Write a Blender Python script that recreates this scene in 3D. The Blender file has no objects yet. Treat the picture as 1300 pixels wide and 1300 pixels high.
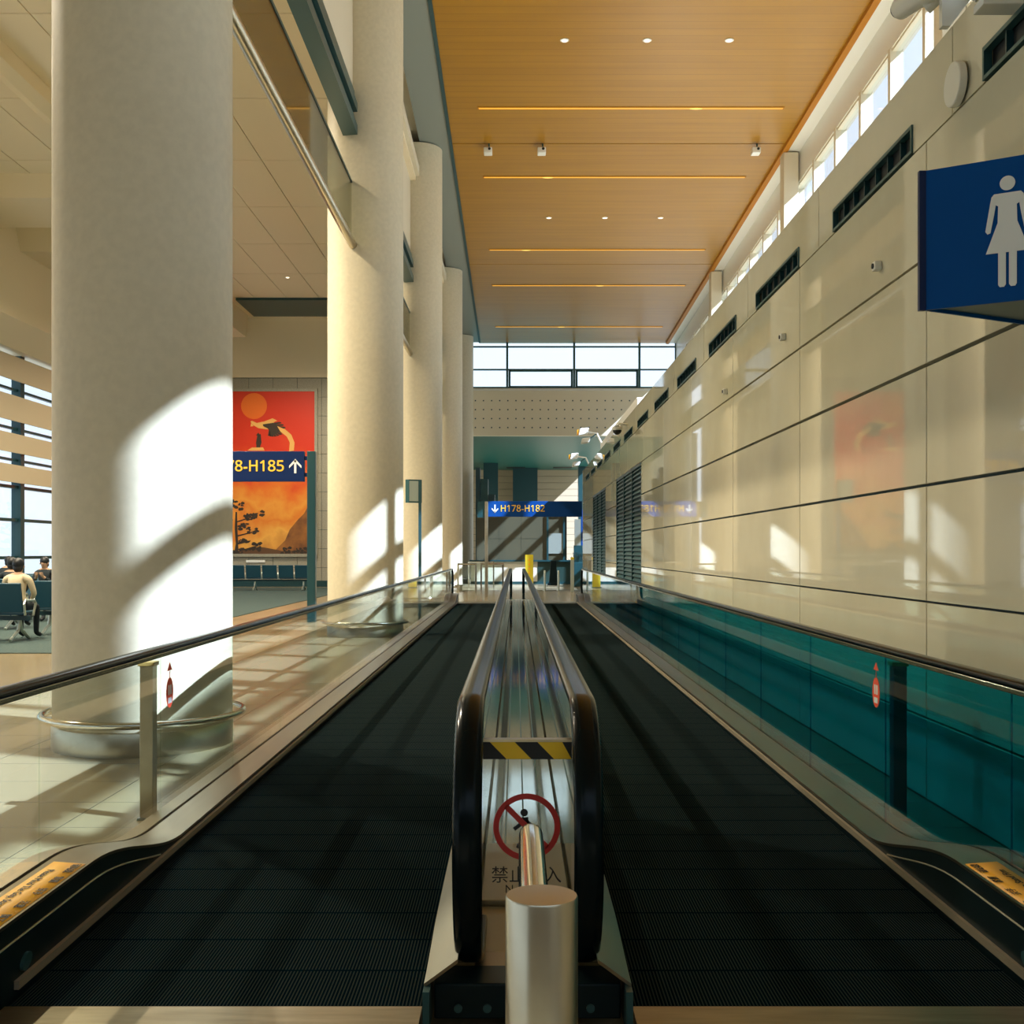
import bpy, math, random
from mathutils import Vector, Matrix
random.seed(7)
PI = math.pi
scene = bpy.context.scene
col = scene.collection

# ------------------------------------------------------------------ camera, sky, sun, exposure
EYE = 1.45
cam_d = bpy.data.cameras.new('camera')
cam = bpy.data.objects.new('camera', cam_d)
col.objects.link(cam)
cam.location = (0, 0, EYE)
cam.rotation_euler = (PI / 2, 0, 0)
cam_d.sensor_width = 36
cam_d.lens = 36 * 1450 / 1300
cam_d.shift_x = -5 / 1300
cam_d.shift_y = 50 / 1300
cam_d.clip_start = 0.05
cam_d.clip_end = 500
scene.camera = cam

world = bpy.data.worlds.new('sky')
scene.world = world
world.use_nodes = True
wn = world.node_tree
bg = wn.nodes['Background']
wtc = wn.nodes.new('ShaderNodeTexCoord')
wsep = wn.nodes.new('ShaderNodeSeparateXYZ')
wramp = wn.nodes.new('ShaderNodeValToRGB')
wn.links.new(wtc.outputs['Generated'], wsep.inputs[0])
wn.links.new(wsep.outputs['Z'], wramp.inputs['Fac'])
wramp.color_ramp.elements[0].position = 0.0
wramp.color_ramp.elements[0].color = (0.72, 0.80, 0.88, 1)
wramp.color_ramp.elements[1].position = 0.6
wramp.color_ramp.elements[1].color = (0.66, 0.80, 1.0, 1)
wn.links.new(wramp.outputs['Color'], bg.inputs['Color'])
bg.inputs['Strength'].default_value = 1.35

SUN_TO = Vector((0.966, -0.42, 0.95 * 0.966)).normalized()
sun_d = bpy.data.lights.new('sun', 'SUN')
sun_d.energy = 18.0
sun_d.angle = math.radians(0.6)
sun_d.color = (0.76, 0.89, 1.18)
sun = bpy.data.objects.new('sun', sun_d)
col.objects.link(sun)
sun.location = (30, -10, 30)
sun.rotation_euler = SUN_TO.to_track_quat('Z', 'Y').to_euler()

scene.view_settings.view_transform = 'Standard'
scene.view_settings.look = 'None'
scene.view_settings.exposure = 0.28
scene.view_settings.gamma = 1.0
scene.view_settings.use_curve_mapping = False
scene.cycles.transparent_max_bounces = 40
scene.cycles.sample_clamp_indirect = 3.0

# ------------------------------------------------------------------ materials
def mat(name, color, rough=0.5, metal=0.0, spec=0.5, coat=0.0):
    m = bpy.data.materials.new(name)
    m.use_nodes = True
    b = m.node_tree.nodes['Principled BSDF']
    b.inputs['Base Color'].default_value = (*color, 1)
    b.inputs['Roughness'].default_value = rough
    b.inputs['Metallic'].default_value = metal
    b.inputs['Specular IOR Level'].default_value = spec
    b.inputs['Coat Weight'].default_value = coat
    return m

def N(m, t):
    return m.node_tree.nodes.new(t)

def L(m, a, b):
    m.node_tree.links.new(a, b)

def bsdf(m):
    return m.node_tree.nodes['Principled BSDF']

def noisy(m, scale, c1, c2, detail=4, stretch=None, bump=0.0):
    """procedural mottling of the base colour"""
    tc = N(m, 'ShaderNodeTexCoord'); mp = N(m, 'ShaderNodeMapping')
    nz = N(m, 'ShaderNodeTexNoise'); rp = N(m, 'ShaderNodeValToRGB')
    L(m, tc.outputs['Object'], mp.inputs['Vector'])
    if stretch: mp.inputs['Scale'].default_value = stretch
    L(m, mp.outputs['Vector'], nz.inputs['Vector'])
    nz.inputs['Scale'].default_value = scale
    nz.inputs['Detail'].default_value = detail
    L(m, nz.outputs['Fac'], rp.inputs['Fac'])
    rp.color_ramp.elements[0].position = 0.35; rp.color_ramp.elements[0].color = (*c1, 1)
    rp.color_ramp.elements[1].position = 0.65; rp.color_ramp.elements[1].color = (*c2, 1)
    L(m, rp.outputs['Color'], bsdf(m).inputs['Base Color'])
    if bump:
        bp = N(m, 'ShaderNodeBump'); bp.inputs['Strength'].default_value = bump
        bp.inputs['Distance'].default_value = 0.01
        L(m, nz.outputs['Fac'], bp.inputs['Height']); L(m, bp.outputs['Normal'], bsdf(m).inputs['Normal'])
    return m

def glass(name, tint, refl=1.0, rough=0.0):
    m = bpy.data.materials.new(name); m.use_nodes = True
    nt = m.node_tree
    nt.nodes.remove(bsdf(m))
    out = [n for n in nt.nodes if n.type == 'OUTPUT_MATERIAL'][0]
    tr = N(m, 'ShaderNodeBsdfTransparent'); tr.inputs['Color'].default_value = (*tint, 1)
    gl = N(m, 'ShaderNodeBsdfGlossy'); gl.inputs['Roughness'].default_value = rough
    gl.inputs['Color'].default_value = (refl, refl, refl, 1)
    lw = N(m, 'ShaderNodeLayerWeight'); lw.inputs['Blend'].default_value = .5      # Schlick reflectance, the same from both sides
    pw = N(m, 'ShaderNodeMath'); pw.operation = 'POWER'; pw.inputs[1].default_value = 5; L(m, lw.outputs['Facing'], pw.inputs[0])
    fr = N(m, 'ShaderNodeMath'); fr.operation = 'MULTIPLY_ADD'; fr.inputs[1].default_value = .9; fr.inputs[2].default_value = .03; L(m, pw.outputs[0], fr.inputs[0])
    mx = N(m, 'ShaderNodeMixShader')
    L(m, fr.outputs[0], mx.inputs[0]); L(m, tr.outputs[0], mx.inputs[1]); L(m, gl.outputs[0], mx.inputs[2])
    L(m, mx.outputs[0], out.inputs['Surface'])
    return m

def emit(name, color, strength):
    m = mat(name, (0, 0, 0))
    bsdf(m).inputs['Emission Color'].default_value = (*color, 1)
    bsdf(m).inputs['Emission Strength'].default_value = strength
    return m

M = {}
M['plaster'] = noisy(mat('column_plaster', (.6, .5, .3), .55), 14, (.575, .50, .335), (.62, .54, .365), 9, None, .04)
M['ceil_white'] = mat('white_ceiling_panels', (.84, .70, .46), .45)
M['bulkhead'] = mat('bulkhead_plaster', (.68, .60, .43), .6)
M['soffit_grey'] = mat('grey_soffit', (.22, .24, .20), .5)
M['wall_cream'] = noisy(mat('gloss_cream_panel', (.6, .5, .3), .025), 3.0, (.60, .545, .385), (.625, .57, .405))
M['back'] = mat('brown_wall', (.22, .17, .10), .5)
M['joint'] = mat('dark_joint', (.012, .05, .05), .6)
M['steel'] = noisy(mat('brushed_steel', (.5, .47, .4), .28, 1.0), 6, (.50, .435, .31), (.60, .53, .39), 4, (1, .05, 1))
M['comb'] = noisy(mat('worn_comb_steel', (.3, .26, .18), .38, 1.0), 3, (.24, .20, .13), (.33, .28, .19), 4, (1, 8, 1))
M['steel_polished'] = noisy(mat('polished_steel', (.5, .5, .45), .07, 1.0), 2.5, (.50, .50, .43), (.62, .61, .53), 3, (3, .15, 1))
M['chrome'] = mat('chrome', (.72, .69, .60), .12, 1.0)
M['rubber'] = mat('black_rubber', (.002, .006, .007), .2, 0, .12)
M['black'] = mat('black_panel', (.003, .011, .012), .4, 0, .2)
M['guide'] = mat('dark_teal_metal', (.03, .09, .09), .35, .3)
M['teal_dark'] = mat('dark_teal_frame', (.008, .045, .05), .35)
M['navy'] = mat('sign_navy', (.001, .014, .075), .4, 0, .25)
M['blue'] = mat('sign_blue', (.0002, .066, .265), .4, 0, .1)
M['blue_lit'] = mat('sign_bright_blue', (.0005, .045, .20), .45, 0, .2)
M['yellow'] = mat('sign_yellow', (.90, .50, .03), .5)
M['white'] = mat('sign_white', (.80, .80, .75), .5)
M['white_paint'] = mat('white_paint', (.75, .72, .62), .35)
M['red'] = mat('sticker_red', (.92, .10, .04), .4)  # red brightened to stand for light coming through the sticker
M['darkred'] = mat('no_entry_red', (.45, .015, .012), .4)
M['orange_st'] = mat('sticker_orange', (.92, .42, .008), .45)
M['tape_yellow'] = mat('tape_yellow', (.80, .50, .01), .5)
M['ink'] = mat('black_ink', (.006, .008, .008), .6)
M['brass'] = mat('brown_cap', (.40, .26, .07), .4)
M['yellow_box'] = mat('yellow_panel', (.72, .56, .02), .5)
M['carpet'] = noisy(mat('dark_carpet', (.03, .06, .05), .95), 40, (.018, .045, .045), (.05, .08, .065))
M['seat'] = mat('seat_teal', (.006, .055, .085), .5)
M['alu'] = mat('pale_aluminium', (.55, .60, .52), .35, .8)
M['beige_slat'] = mat('beige_louvre', (.52, .42, .27), .6)
M['stone'] = noisy(mat('grey_stone', (.3, .28, .22), .5), 20, (.30, .275, .20), (.36, .33, .25))
M['skin'] = mat('skin', (.50, .30, .18), .55)
M['hair'] = mat('black_hair', (.006, .008, .009), .5)
M['cloth_white'] = mat('cream_cloth', (.75, .62, .40), .8)
M['cloth_black'] = mat('black_cloth', (.010, .018, .022), .8)
M['cloth_blue'] = mat('navy_cloth', (.02, .05, .09), .8)
M['dark_clad'] = mat('dark_cladding', (.075, .070, .042), .3)
M['counter_shade'] = mat('shaded_counter_panel', (.018, .042, .034), .35)
M['guard'] = mat('guard_strip', (.30, .25, .17), .5, .3)
M['deck'] = noisy(mat('brushed_brown_steel', (.4, .33, .24), .32, 1.0), 6, (.27, .215, .14), (.33, .265, .175), 4, (1, .05, 1))
M['counter'] = mat('counter_panel', (.62, .57, .44), .4)
M['green_soffit'] = mat('green_grey_soffit', (.015, .115, .095), .4, 0, .2)
M['perf'] = mat('perforated_panel', (.78, .68, .47), .6)
M['g_clear'] = glass('balustrade_glass', (.95, .975, .94))
M['g_shade_teal'] = glass('shade_tinted_balustrade_glass', (.12, .65, .78))  # green glass, with the shade behind it put into the dark teal tint
M['g_window'] = glass('window_glass', (.93, .97, .99))
M['g_parapet'] = glass('parapet_glass', (.55, .56, .48), .8, .05)

# stone floor with joints
m = mat('polished_floor', (.3, .27, .2), .24, 0, .25)
tc = N(m, 'ShaderNodeTexCoord'); bk = N(m, 'ShaderNodeTexBrick')
L(m, tc.outputs['Object'], bk.inputs['Vector'])
bk.inputs['Scale'].default_value = 1.0
bk.inputs['Brick Width'].default_value = 1.2; bk.inputs['Row Height'].default_value = .6
bk.inputs['Mortar Size'].default_value = .004; bk.offset = 0
bk.inputs['Color1'].default_value = (.235, .190, .108, 1); bk.inputs['Color2'].default_value = (.245, .198, .114, 1)
bk.inputs['Mortar'].default_value = (.09, .08, .055, 1)
L(m, bk.outputs['Color'], bsdf(m).inputs['Base Color'])
M['floor'] = m

# ribbed pallets: grooves run along the belt, a joint every 0.316 m
m = mat('ribbed_pallets', (.02, .04, .04), .45, 0, .0)
tc = N(m, 'ShaderNodeTexCoord'); sp = N(m, 'ShaderNodeSeparateXYZ'); L(m, tc.outputs['Object'], sp.inputs[0])
def fract_band(m, src, pitch, duty):
    a = N(m, 'ShaderNodeMath'); a.operation = 'DIVIDE'; a.inputs[1].default_value = pitch; L(m, src, a.inputs[0])
    b = N(m, 'ShaderNodeMath'); b.operation = 'FLOORED_MODULO'; b.inputs[1].default_value = 1; L(m, a.outputs[0], b.inputs[0])
    c = N(m, 'ShaderNodeMath'); c.operation = 'LESS_THAN'; c.inputs[1].default_value = duty; L(m, b.outputs[0], c.inputs[0])
    return c.outputs[0]
rib = fract_band(m, sp.outputs['X'], .0115, .42)
jnt = fract_band(m, sp.outputs['Y'], .316, .045)
inv = N(m, 'ShaderNodeMath'); inv.operation = 'SUBTRACT'; inv.inputs[0].default_value = 1; L(m, jnt, inv.inputs[1])
mul = N(m, 'ShaderNodeMath'); mul.operation = 'MULTIPLY'; L(m, rib, mul.inputs[0]); L(m, inv.outputs[0], mul.inputs[1])
mx = N(m, 'ShaderNodeMix'); mx.data_type = 'RGBA'
L(m, mul.outputs[0], mx.inputs['Factor'])
mx.inputs[6].default_value = (.0008, .0068, .0105, 1); mx.inputs[7].default_value = (.0290, .0350, .0310, 1)  # grooves dark; worn ridges lighter, with a tan sheen put into their colour
L(m, mx.outputs[2], bsdf(m).inputs['Base Color'])
bp = N(m, 'ShaderNodeBump'); bp.inputs['Strength'].default_value = .15; bp.inputs['Distance'].default_value = .004
L(m, mul.outputs[0], bp.inputs['Height']); L(m, bp.outputs['Normal'], bsdf(m).inputs['Normal'])
M['belt'] = m

# orange wood-slat ceiling
m = mat('orange_wood_ceiling', (.7, .35, .06), .38, 0, .32)
tc = N(m, 'ShaderNodeTexCoord'); sp = N(m, 'ShaderNodeSeparateXYZ'); L(m, tc.outputs['Object'], sp.inputs[0])
sl = fract_band(m, sp.outputs['Y'], .30, .05)
mp = N(m, 'ShaderNodeMapping'); mp.inputs['Scale'].default_value = (.25, 3.3, 1); L(m, tc.outputs['Object'], mp.inputs[0])
nz = N(m, 'ShaderNodeTexNoise'); nz.inputs['Scale'].default_value = 1.2; L(m, mp.outputs[0], nz.inputs['Vector'])
rp = N(m, 'ShaderNodeValToRGB'); L(m, nz.outputs['Fac'], rp.inputs['Fac'])
rp.color_ramp.elements[0].position = .35; rp.color_ramp.elements[0].color = (.335, .150, .005, 1)
rp.color_ramp.elements[1].position = .65; rp.color_ramp.elements[1].color = (.375, .172, .006, 1)
mx = N(m, 'ShaderNodeMix'); mx.data_type = 'RGBA'; L(m, sl, mx.inputs['Factor'])
L(m, rp.outputs['Color'], mx.inputs[6]); mx.inputs[7].default_value = (.24, .104, .004, 1)
L(m, mx.outputs[2], bsdf(m).inputs['Base Color'])
M['ceil_orange'] = m
M['orange_trim'] = mat('orange_trim', (.42, .155, .006), .5, 0, .2)
M['slot'] = emit('amber_slot', (1.0, .45, .03), .9)
M['lamp'] = emit('lamp_lens', (1, .85, .6), 3.0)

# poster sky: red at the top to orange cloud below
m = mat('poster_sky', (.8, .1, .02), .45)
tc = N(m, 'ShaderNodeTexCoord'); sp = N(m, 'ShaderNodeSeparateXYZ'); L(m, tc.outputs['Object'], sp.inputs[0])
dv = N(m, 'ShaderNodeMath'); dv.operation = 'DIVIDE'; dv.inputs[1].default_value = 6.7; L(m, sp.outputs['Z'], dv.inputs[0])
nz = N(m, 'ShaderNodeTexNoise'); nz.inputs['Scale'].default_value = .8; nz.inputs['Detail'].default_value = 6
L(m, tc.outputs['Object'], nz.inputs['Vector'])
ml = N(m, 'ShaderNodeMath'); ml.operation = 'MULTIPLY_ADD'; ml.inputs[1].default_value = .62; L(m, nz.outputs['Fac'], ml.inputs[0])
L(m, dv.outputs[0], ml.inputs[2])
rp = N(m, 'ShaderNodeValToRGB'); L(m, ml.outputs[0], rp.inputs['Fac'])
cr = rp.color_ramp
cr.elements[0].position = .22; cr.elements[0].color = (.42, .13, .012, 1)
cr.elements[1].position = 1.3 if False else 1.0; cr.elements[1].color = (.66, .028, .002, 1)
for p, c in ((.40, (.85, .40, .06)), (.52, (.74, .20, .012)), (.60, (.82, .32, .035)), (.70, (.76, .17, .010)), (.82, (.70, .06, .004))):
    e = cr.elements.new(p); e.color = (*c, 1)
L(m, rp.outputs['Color'], bsdf(m).inputs['Base Color'])
M['poster'] = m
M['p_sun'] = mat('poster_sun', (.82, .15, .008), .45)
M['p_dark'] = mat('poster_dark', (.035, .020, .008), .5)
M['p_hill'] = noisy(mat('poster_hill', (.3, .1, .02), .5), 2, (.16, .055, .012), (.36, .13, .02))
M['p_gold'] = mat('poster_gold', (.80, .42, .10), .5)
M['p_brown'] = mat('poster_brown', (.12, .05, .015), .5)

# ------------------------------------------------------------------ mesh helpers
class MB:
    """collects shapes, then links them as ONE mesh object"""
    def __init__(s): s.v, s.f = [], []
    def add(s, vs, fs):
        o = len(s.v); s.v += [tuple(v) for v in vs]; s.f += [tuple(o + i for i in f) for f in fs]; return s
    def box(s, x0, x1, y0, y1, z0, z1):
        x0, x1 = min(x0, x1), max(x0, x1); y0, y1 = min(y0, y1), max(y0, y1); z0, z1 = min(z0, z1), max(z0, z1)
        return s.add([(x0, y0, z0), (x1, y0, z0), (x1, y1, z0), (x0, y1, z0), (x0, y0, z1), (x1, y0, z1), (x1, y1, z1), (x0, y1, z1)],
                     [(0, 3, 2, 1), (4, 5, 6, 7), (0, 1, 5, 4), (1, 2, 6, 5), (2, 3, 7, 6), (3, 0, 4, 7)])
    def prism(s, poly, axis, a, b):
        """poly: 2-D outline; axis x: (y,z), y: (x,z), z: (x,y), extruded from a to b"""
        def P(p, t): return {'x': (t, p[0], p[1]), 'y': (p[0], t, p[1]), 'z': (p[0], p[1], t)}[axis]
        n = len(poly)
        return s.add([P(p, a) for p in poly] + [P(p, b) for p in poly],
                     [tuple(range(n)), tuple(range(2 * n - 1, n - 1, -1))] + [(i, i + n, (i + 1) % n + n, (i + 1) % n) for i in range(n)])
    def cyl(s, p0, p1, r0, r1=None, n=24):
        return s.tube([p0, p1], r0, n, r1)
    def tube(s, pts, r, n=12, r1=None, closed=False):
        pts = [Vector(p) for p in pts]; m = len(pts)
        rings = []; up = None
        for i, p in enumerate(pts):
            a = pts[i - 1] if (i > 0 or closed) else p
            b = pts[(i + 1) % m] if (i < m - 1 or closed) else p
            t = (b - a).normalized()
            if up is None:
                up = Vector((0, 0, 1)) if abs(t.z) < .9 else Vector((1, 0, 0))
            x = t.cross(up).normalized(); up = x.cross(t).normalized()
            rr = r if r1 is None else r + (r1 - r) * i / (m - 1)
            rings.append([p + x * (math.cos(2 * PI * k / n) * rr) + up * (math.sin(2 * PI * k / n) * rr) for k in range(n)])
        vs = [v for g in rings for v in g]; fs = []
        for i in range(m if closed else m - 1):
            j = (i + 1) % m
            fs += [(i * n + k, i * n + (k + 1) % n, j * n + (k + 1) % n, j * n + k) for k in range(n)]
        if not closed:
            fs += [tuple(range(n - 1, -1, -1)), tuple((m - 1) * n + k for k in range(n))]
        return s.add(vs, fs)
    def sweep(s, prof, pts, up=(1, 0, 0)):
        """profile (a along 'up' side axis, b along the path normal) swept along pts in a plane perpendicular to up"""
        u = Vector(up); pts = [Vector(p) for p in pts]; m = len(pts); n = len(prof); vs = []
        for i, p in enumerate(pts):
            t = (pts[min(i + 1, m - 1)] - pts[max(i - 1, 0)]).normalized()
            w = u.cross(t).normalized()
            vs += [p + u * a + w * b for a, b in prof]
        fs = [(i * n + k, i * n + (k + 1) % n, (i + 1) * n + (k + 1) % n, (i + 1) * n + k) for i in range(m - 1) for k in range(n)]
        fs += [tuple(range(n - 1, -1, -1)), tuple((m - 1) * n + k for k in range(n))]
        return s.add(vs, fs)
    def lathe(s, prof, c=(0, 0, 0), n=48):
        """prof: (r, z) from bottom to top, about a vertical axis through c"""
        vs, fs, m = [], [], len(prof)
        for r, z in prof:
            vs += [(c[0] + r * math.cos(2 * PI * k / n), c[1] + r * math.sin(2 * PI * k / n), c[2] + z) for k in range(n)]
        for i in range(m - 1):
            fs += [(i * n + k, i * n + (k + 1) % n, (i + 1) * n + (k + 1) % n, (i + 1) * n + k) for k in range(n)]
        fs += [tuple(range(n - 1, -1, -1)), tuple((m - 1) * n + k for k in range(n))]
        return s.add(vs, fs)
    def ball(s, c, rx, ry, rz, n=16, m=10):
        prof = [(math.sin(PI * i / m), -math.cos(PI * i / m)) for i in range(m + 1)]
        vs = [(c[0] + rx * max(r, .001) * math.cos(2 * PI * k / n), c[1] + ry * max(r, .001) * math.sin(2 * PI * k / n), c[2] + rz * z) for r, z in prof for k in range(n)]
        fs = [(i * n + k, i * n + (k + 1) % n, (i + 1) * n + (k + 1) % n, (i + 1) * n + k) for i in range(m) for k in range(n)]
        return s.add(vs, fs)
    def ring(s, c, axis_n, R0, R1, t, n=48):
        """flat annulus of thickness t facing -Y"""
        vs, fs = [], []
        for k in range(n):
            a = 2 * PI * k / n; ca, sa = math.cos(a), math.sin(a)
            for R, y in ((R0, 0), (R1, 0), (R1, t), (R0, t)):
                vs.append((c[0] + R * ca, c[1] + y, c[2] + R * sa))
        for k in range(n):
            j = (k + 1) % n
            fs += [(k * 4 + q, k * 4 + (q + 1) % 4, j * 4 + (q + 1) % 4, j * 4 + q) for q in range(4)]
        return s.add(vs, fs)
    def rot(s, mtx):
        s.v = [tuple(mtx @ Vector(v)) for v in s.v]; return s
    def build(s, name, material, parent=None, bevel=0, sharp=35):
        me = bpy.data.meshes.new(name)
        off = wloc(parent) if parent is not None else Vector((0, 0, 0))
        me.from_pydata([tuple(Vector(v) - off) for v in s.v], [], s.f)
        import bmesh
        b = bmesh.new(); b.from_mesh(me); bmesh.ops.recalc_face_normals(b, faces=b.faces); b.to_mesh(me); b.free()
        me.materials.append(material)
        me.polygons.foreach_set('use_smooth', [True] * len(me.polygons))
        me.set_sharp_from_angle(angle=math.radians(sharp))
        o = bpy.data.objects.new(name, me); col.objects.link(o)
        if parent is not None: o.parent = parent
        if bevel:
            bv = o.modifiers.new('edge', 'BEVEL'); bv.width = bevel; bv.segments = 2; bv.limit_method = 'ANGLE'
        return o

def wloc(o):
    v = Vector((0, 0, 0))
    while o is not None: v += o.location; o = o.parent
    return v

def tag(o, label, cat, group=None):
    o['label'] = label; o['category'] = cat
    if group: o['group'] = group
    return o

def thing(name, loc, label, cat, group=None):
    o = bpy.data.objects.new(name, None); col.objects.link(o); o.location = loc; o.empty_display_size = .1
    return tag(o, label, cat, group)

def struct(o):
    o['kind'] = 'structure'; return o

def copy_tree(o, parent=None):
    c = o.copy(); col.objects.link(c)
    if parent is not None: c.parent = parent
    for ch in list(o.children): copy_tree(ch, c)
    return c

def text(name, s, size, material, parent, loc, rot=(PI / 2, 0, 0), align='CENTER', depth=.002, sx=1.0, off=0.0):
    cu = bpy.data.curves.new(name, 'FONT'); cu.body = s; cu.size = size; cu.extrude = depth; cu.offset = off
    cu.align_x = align; cu.align_y = 'CENTER'
    t = bpy.data.objects.new(name, cu); col.objects.link(t)
    bpy.context.view_layer.update()
    me = bpy.data.meshes.new_from_object(t.evaluated_get(bpy.context.evaluated_depsgraph_get()))
    bpy.data.objects.remove(t); bpy.data.curves.remove(cu)
    me.materials.clear(); me.materials.append(material)
    o = bpy.data.objects.new(name, me); col.objects.link(o)
    o.parent = parent; o.location = Vector(loc) - wloc(parent); o.rotation_euler = rot; o.scale = (sx, 1, 1)
    return o

# ------------------------------------------------------------------ main dimensions
CX = .036                      # axis of the two walkways
WX = 2.40                      # face of the panelled wall
CLX = 7.5                      # clerestory glazing
END = 53.5                     # end glazing
FAR = 76.0
Y0 = -14.0
LW = -16.0                     # left curtain wall
def zc(y): return 13.13 - .035 * y          # the hall ceiling falls gently towards the end

# ------------------------------------------------------------------ floor, ceilings
struct(MB().box(LW - .3, CLX + .3, Y0 - .3, FAR + .3, -.30, -.06).build('floor', M['floor']))
f = MB()
f.box(LW, -1.90 , Y0, FAR, -.06, 0).box(1.99, CLX, Y0, FAR, -.06, 0)
f.box(-1.90, 1.99, Y0, 2.7, -.06, 0).box(-1.90, 1.99, 32.9, FAR, -.06, 0)
struct(f.build('floor_tiles', M['floor']))
struct(MB().box(LW, -6.2, 16.2, 45.5, .0, .012).build('floor_carpet', M['carpet']))

def slope_slab(x0, x1, y0, y1, zb0, zb1, t, name, mt, parent=None):
    return MB().add([(x0, y0, zb0), (x1, y0, zb0), (x1, y1, zb1), (x0, y1, zb1), (x0, y0, zb0 + t), (x1, y0, zb0 + t), (x1, y1, zb1 + t), (x0, y1, zb1 + t)],
                    [(0, 3, 2, 1), (4, 5, 6, 7), (0, 1, 5, 4), (1, 2, 6, 5), (2, 3, 7, 6), (3, 0, 4, 7)]).build(name, mt, parent)
# orange ceiling in bays, a thin dark seam at each column line
bays = [Y0, 7.9, 18.9, 29.8, 40.8, END + .3]
ob = MB()
for a, b in zip(bays[:-1], bays[1:]):
    a2, b2 = a + .02, b - .02
    ob.add([(-1.70, a2, zc(a2)), (7.1, a2, zc(a2)), (7.1, b2, zc(b2)), (-1.70, b2, zc(b2)), (-1.70, a2, zc(a2) + .2), (7.1, a2, zc(a2) + .2), (7.1, b2, zc(b2) + .2), (-1.70, b2, zc(b2) + .2)],
           [(0, 3, 2, 1), (4, 5, 6, 7), (0, 1, 5, 4), (1, 2, 6, 5), (2, 3, 7, 6), (3, 0, 4, 7)])
struct(ob.build('ceiling', M['ceil_orange']))
struct(slope_slab(-3.2, CLX + .6, Y0 - .3, END + .5, zc(Y0) + .22, zc(END) + .22, .3, 'ceiling_deck', M['bulkhead']))
struct(slope_slab(7.02, 7.16, Y0, END, zc(Y0) - .10, zc(END) - .10, .12, 'trim_1', M['orange_trim']))
struct(slope_slab(-1.74, -1.66, Y0, END, zc(Y0) - .05, zc(END) - .05, .06, 'trim_2', M['joint']))
struct(slope_slab(-2.5, -1.74, Y0, END, zc(Y0) - .02, zc(END) - .02, .2, 'ceiling_strip', M['soffit_grey']))
struct(slope_slab(7.16, CLX + .3, Y0, END, zc(Y0) - .06, zc(END) - .06, .25, 'ceiling_edge', M['white_paint']))
# white ceiling of the waiting hall
wc = MB(); g = .012
for i in range(11):
    for j in range(16):
        xa = LW + .0 + i * 1.22; ya = Y0 + j * 3.82
        wc.box(xa + g, xa + 1.22 - g, ya + g, ya + 3.82 - g, 11.05, 11.15)
struct(wc.build('ceiling_panels', M['ceil_white']))
struct(MB().box(LW - .3, -2.5, Y0 - .3, 47.6, 11.16, 11.4).build('ceiling_slab', M['bulkhead']))
bm_ = MB()
for x in (-9.9,):
    bm_.prism([(x - .25, 11.05), (x - .25, 10.72), (x, 10.62), (x + .25, 10.72), (x + .25, 11.05)], 'y', Y0, 26)
struct(bm_.build('ceiling_beam', M['ceil_white'], None, .01))
for i, (ya, yb, za) in enumerate(((29, 32.5, 10.55), (33.5, 36.5, 10.35), (37.5, 41, 10.25), (42, 46.5, 10.1))):
    struct(MB().prism([(ya, 11.05), (ya + .4, za), (yb - .4, za), (yb, 11.05)], 'x', LW, -10.9).build('ceiling_fold', M['ceil_white']))
struct(MB().box(-10.6, -6.7, 43.2, 46.2, 10.95, 11.045).build('ceiling_slot', M['teal_dark']))

# ------------------------------------------------------------------ walls
def wall_panels(name, rects, x, mt, depth=.05):
    mb = MB()
    for y0, y1, z0, z1, g in rects:
        mb.box(x, x + depth, y0 + .007, y1 - .007, z0 + g, z1 - g)
    return mb.build(name, mt, None, .003)

ROWS = [0, .475, 1.155, 1.835, 2.54, 3.17, 3.85, 4.34]
WY0, WY1 = .7, 41.0
DOORS = [(21.9, 27.3, 3.17), (30.6, 35.6, 3.17)]
VENTS = [(6.9 + 2.77 * k, 6.9 + 2.77 * k + 1.72) for k in range(-2, 12)]
rects = []
joints = [6.68 + 2.98 * k for k in range(-2, 12)]
ys = [WY0] + joints + [WY1]
for z0, z1 in zip(ROWS[:-2], ROWS[1:-1]):
    for a, b in zip(ys[:-1], ys[1:]):
        segs = [(a, b)]
        for d0, d1, dz in DOORS:
            if z0 < dz - .01:
                ns = []
                for s0, s1 in segs:
                    if s1 <= d0 or s0 >= d1: ns.append((s0, s1)); continue
                    if s0 < d0: ns.append((s0, d0))
                    if s1 > d1: ns.append((d1, s1))
                segs = ns
        for s0, s1 in segs:
            if s1 - s0 > .05: rects.append((s0, s1, z0, z1, .011 if abs(z1 - 2.54) < .01 or abs(z0 - 2.54) < .01 else .006))
uj = [WY0] + [6.28 + 2.77 * k for k in range(-2, 13) if WY0 < 6.28 + 2.77 * k < WY1] + [WY1]
up_ = MB()
for a, b in zip(uj[:-1], uj[1:]):
    a += .006; b -= .006
    cut = [(max(a, v0), min(b, v1)) for v0, v1 in VENTS if v1 > a and v0 < b]
    p = a
    for v0, v1 in cut:
        if v0 > p: up_.box(WX, WX + .05, p, v0, 3.854, 4.34)
        up_.box(WX, WX + .05, v0, v1, 4.028, 4.34); p = v1
    if b > p: up_.box(WX, WX + .05, p, b, 3.854, 4.34)
struct(up_.build('wall_right_upper', M['wall_cream']))
struct(wall_panels('wall_right', rects, WX, M['wall_cream']))
struct(MB().box(WX + .055, WX + .3, WY0, WY1 - .01, 0, 4.33).build('wall_right_backing', M['joint']))
struct(MB().box(WX + .3, CLX - .2, WY0, WY1, 0, 4.30).box(WX, CLX - .2, WY1 - .01, WY1 + .06, 0, 4.34).box(WX, CLX - .2, WY0 - .06, WY0, 0, 4.34).build('wall_right_core', M['bulkhead']))
struct(MB().box(WX + .02, WX + .30, WY0, WY1, 4.34, 4.36).build('trim_3', M['steel']))
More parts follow.
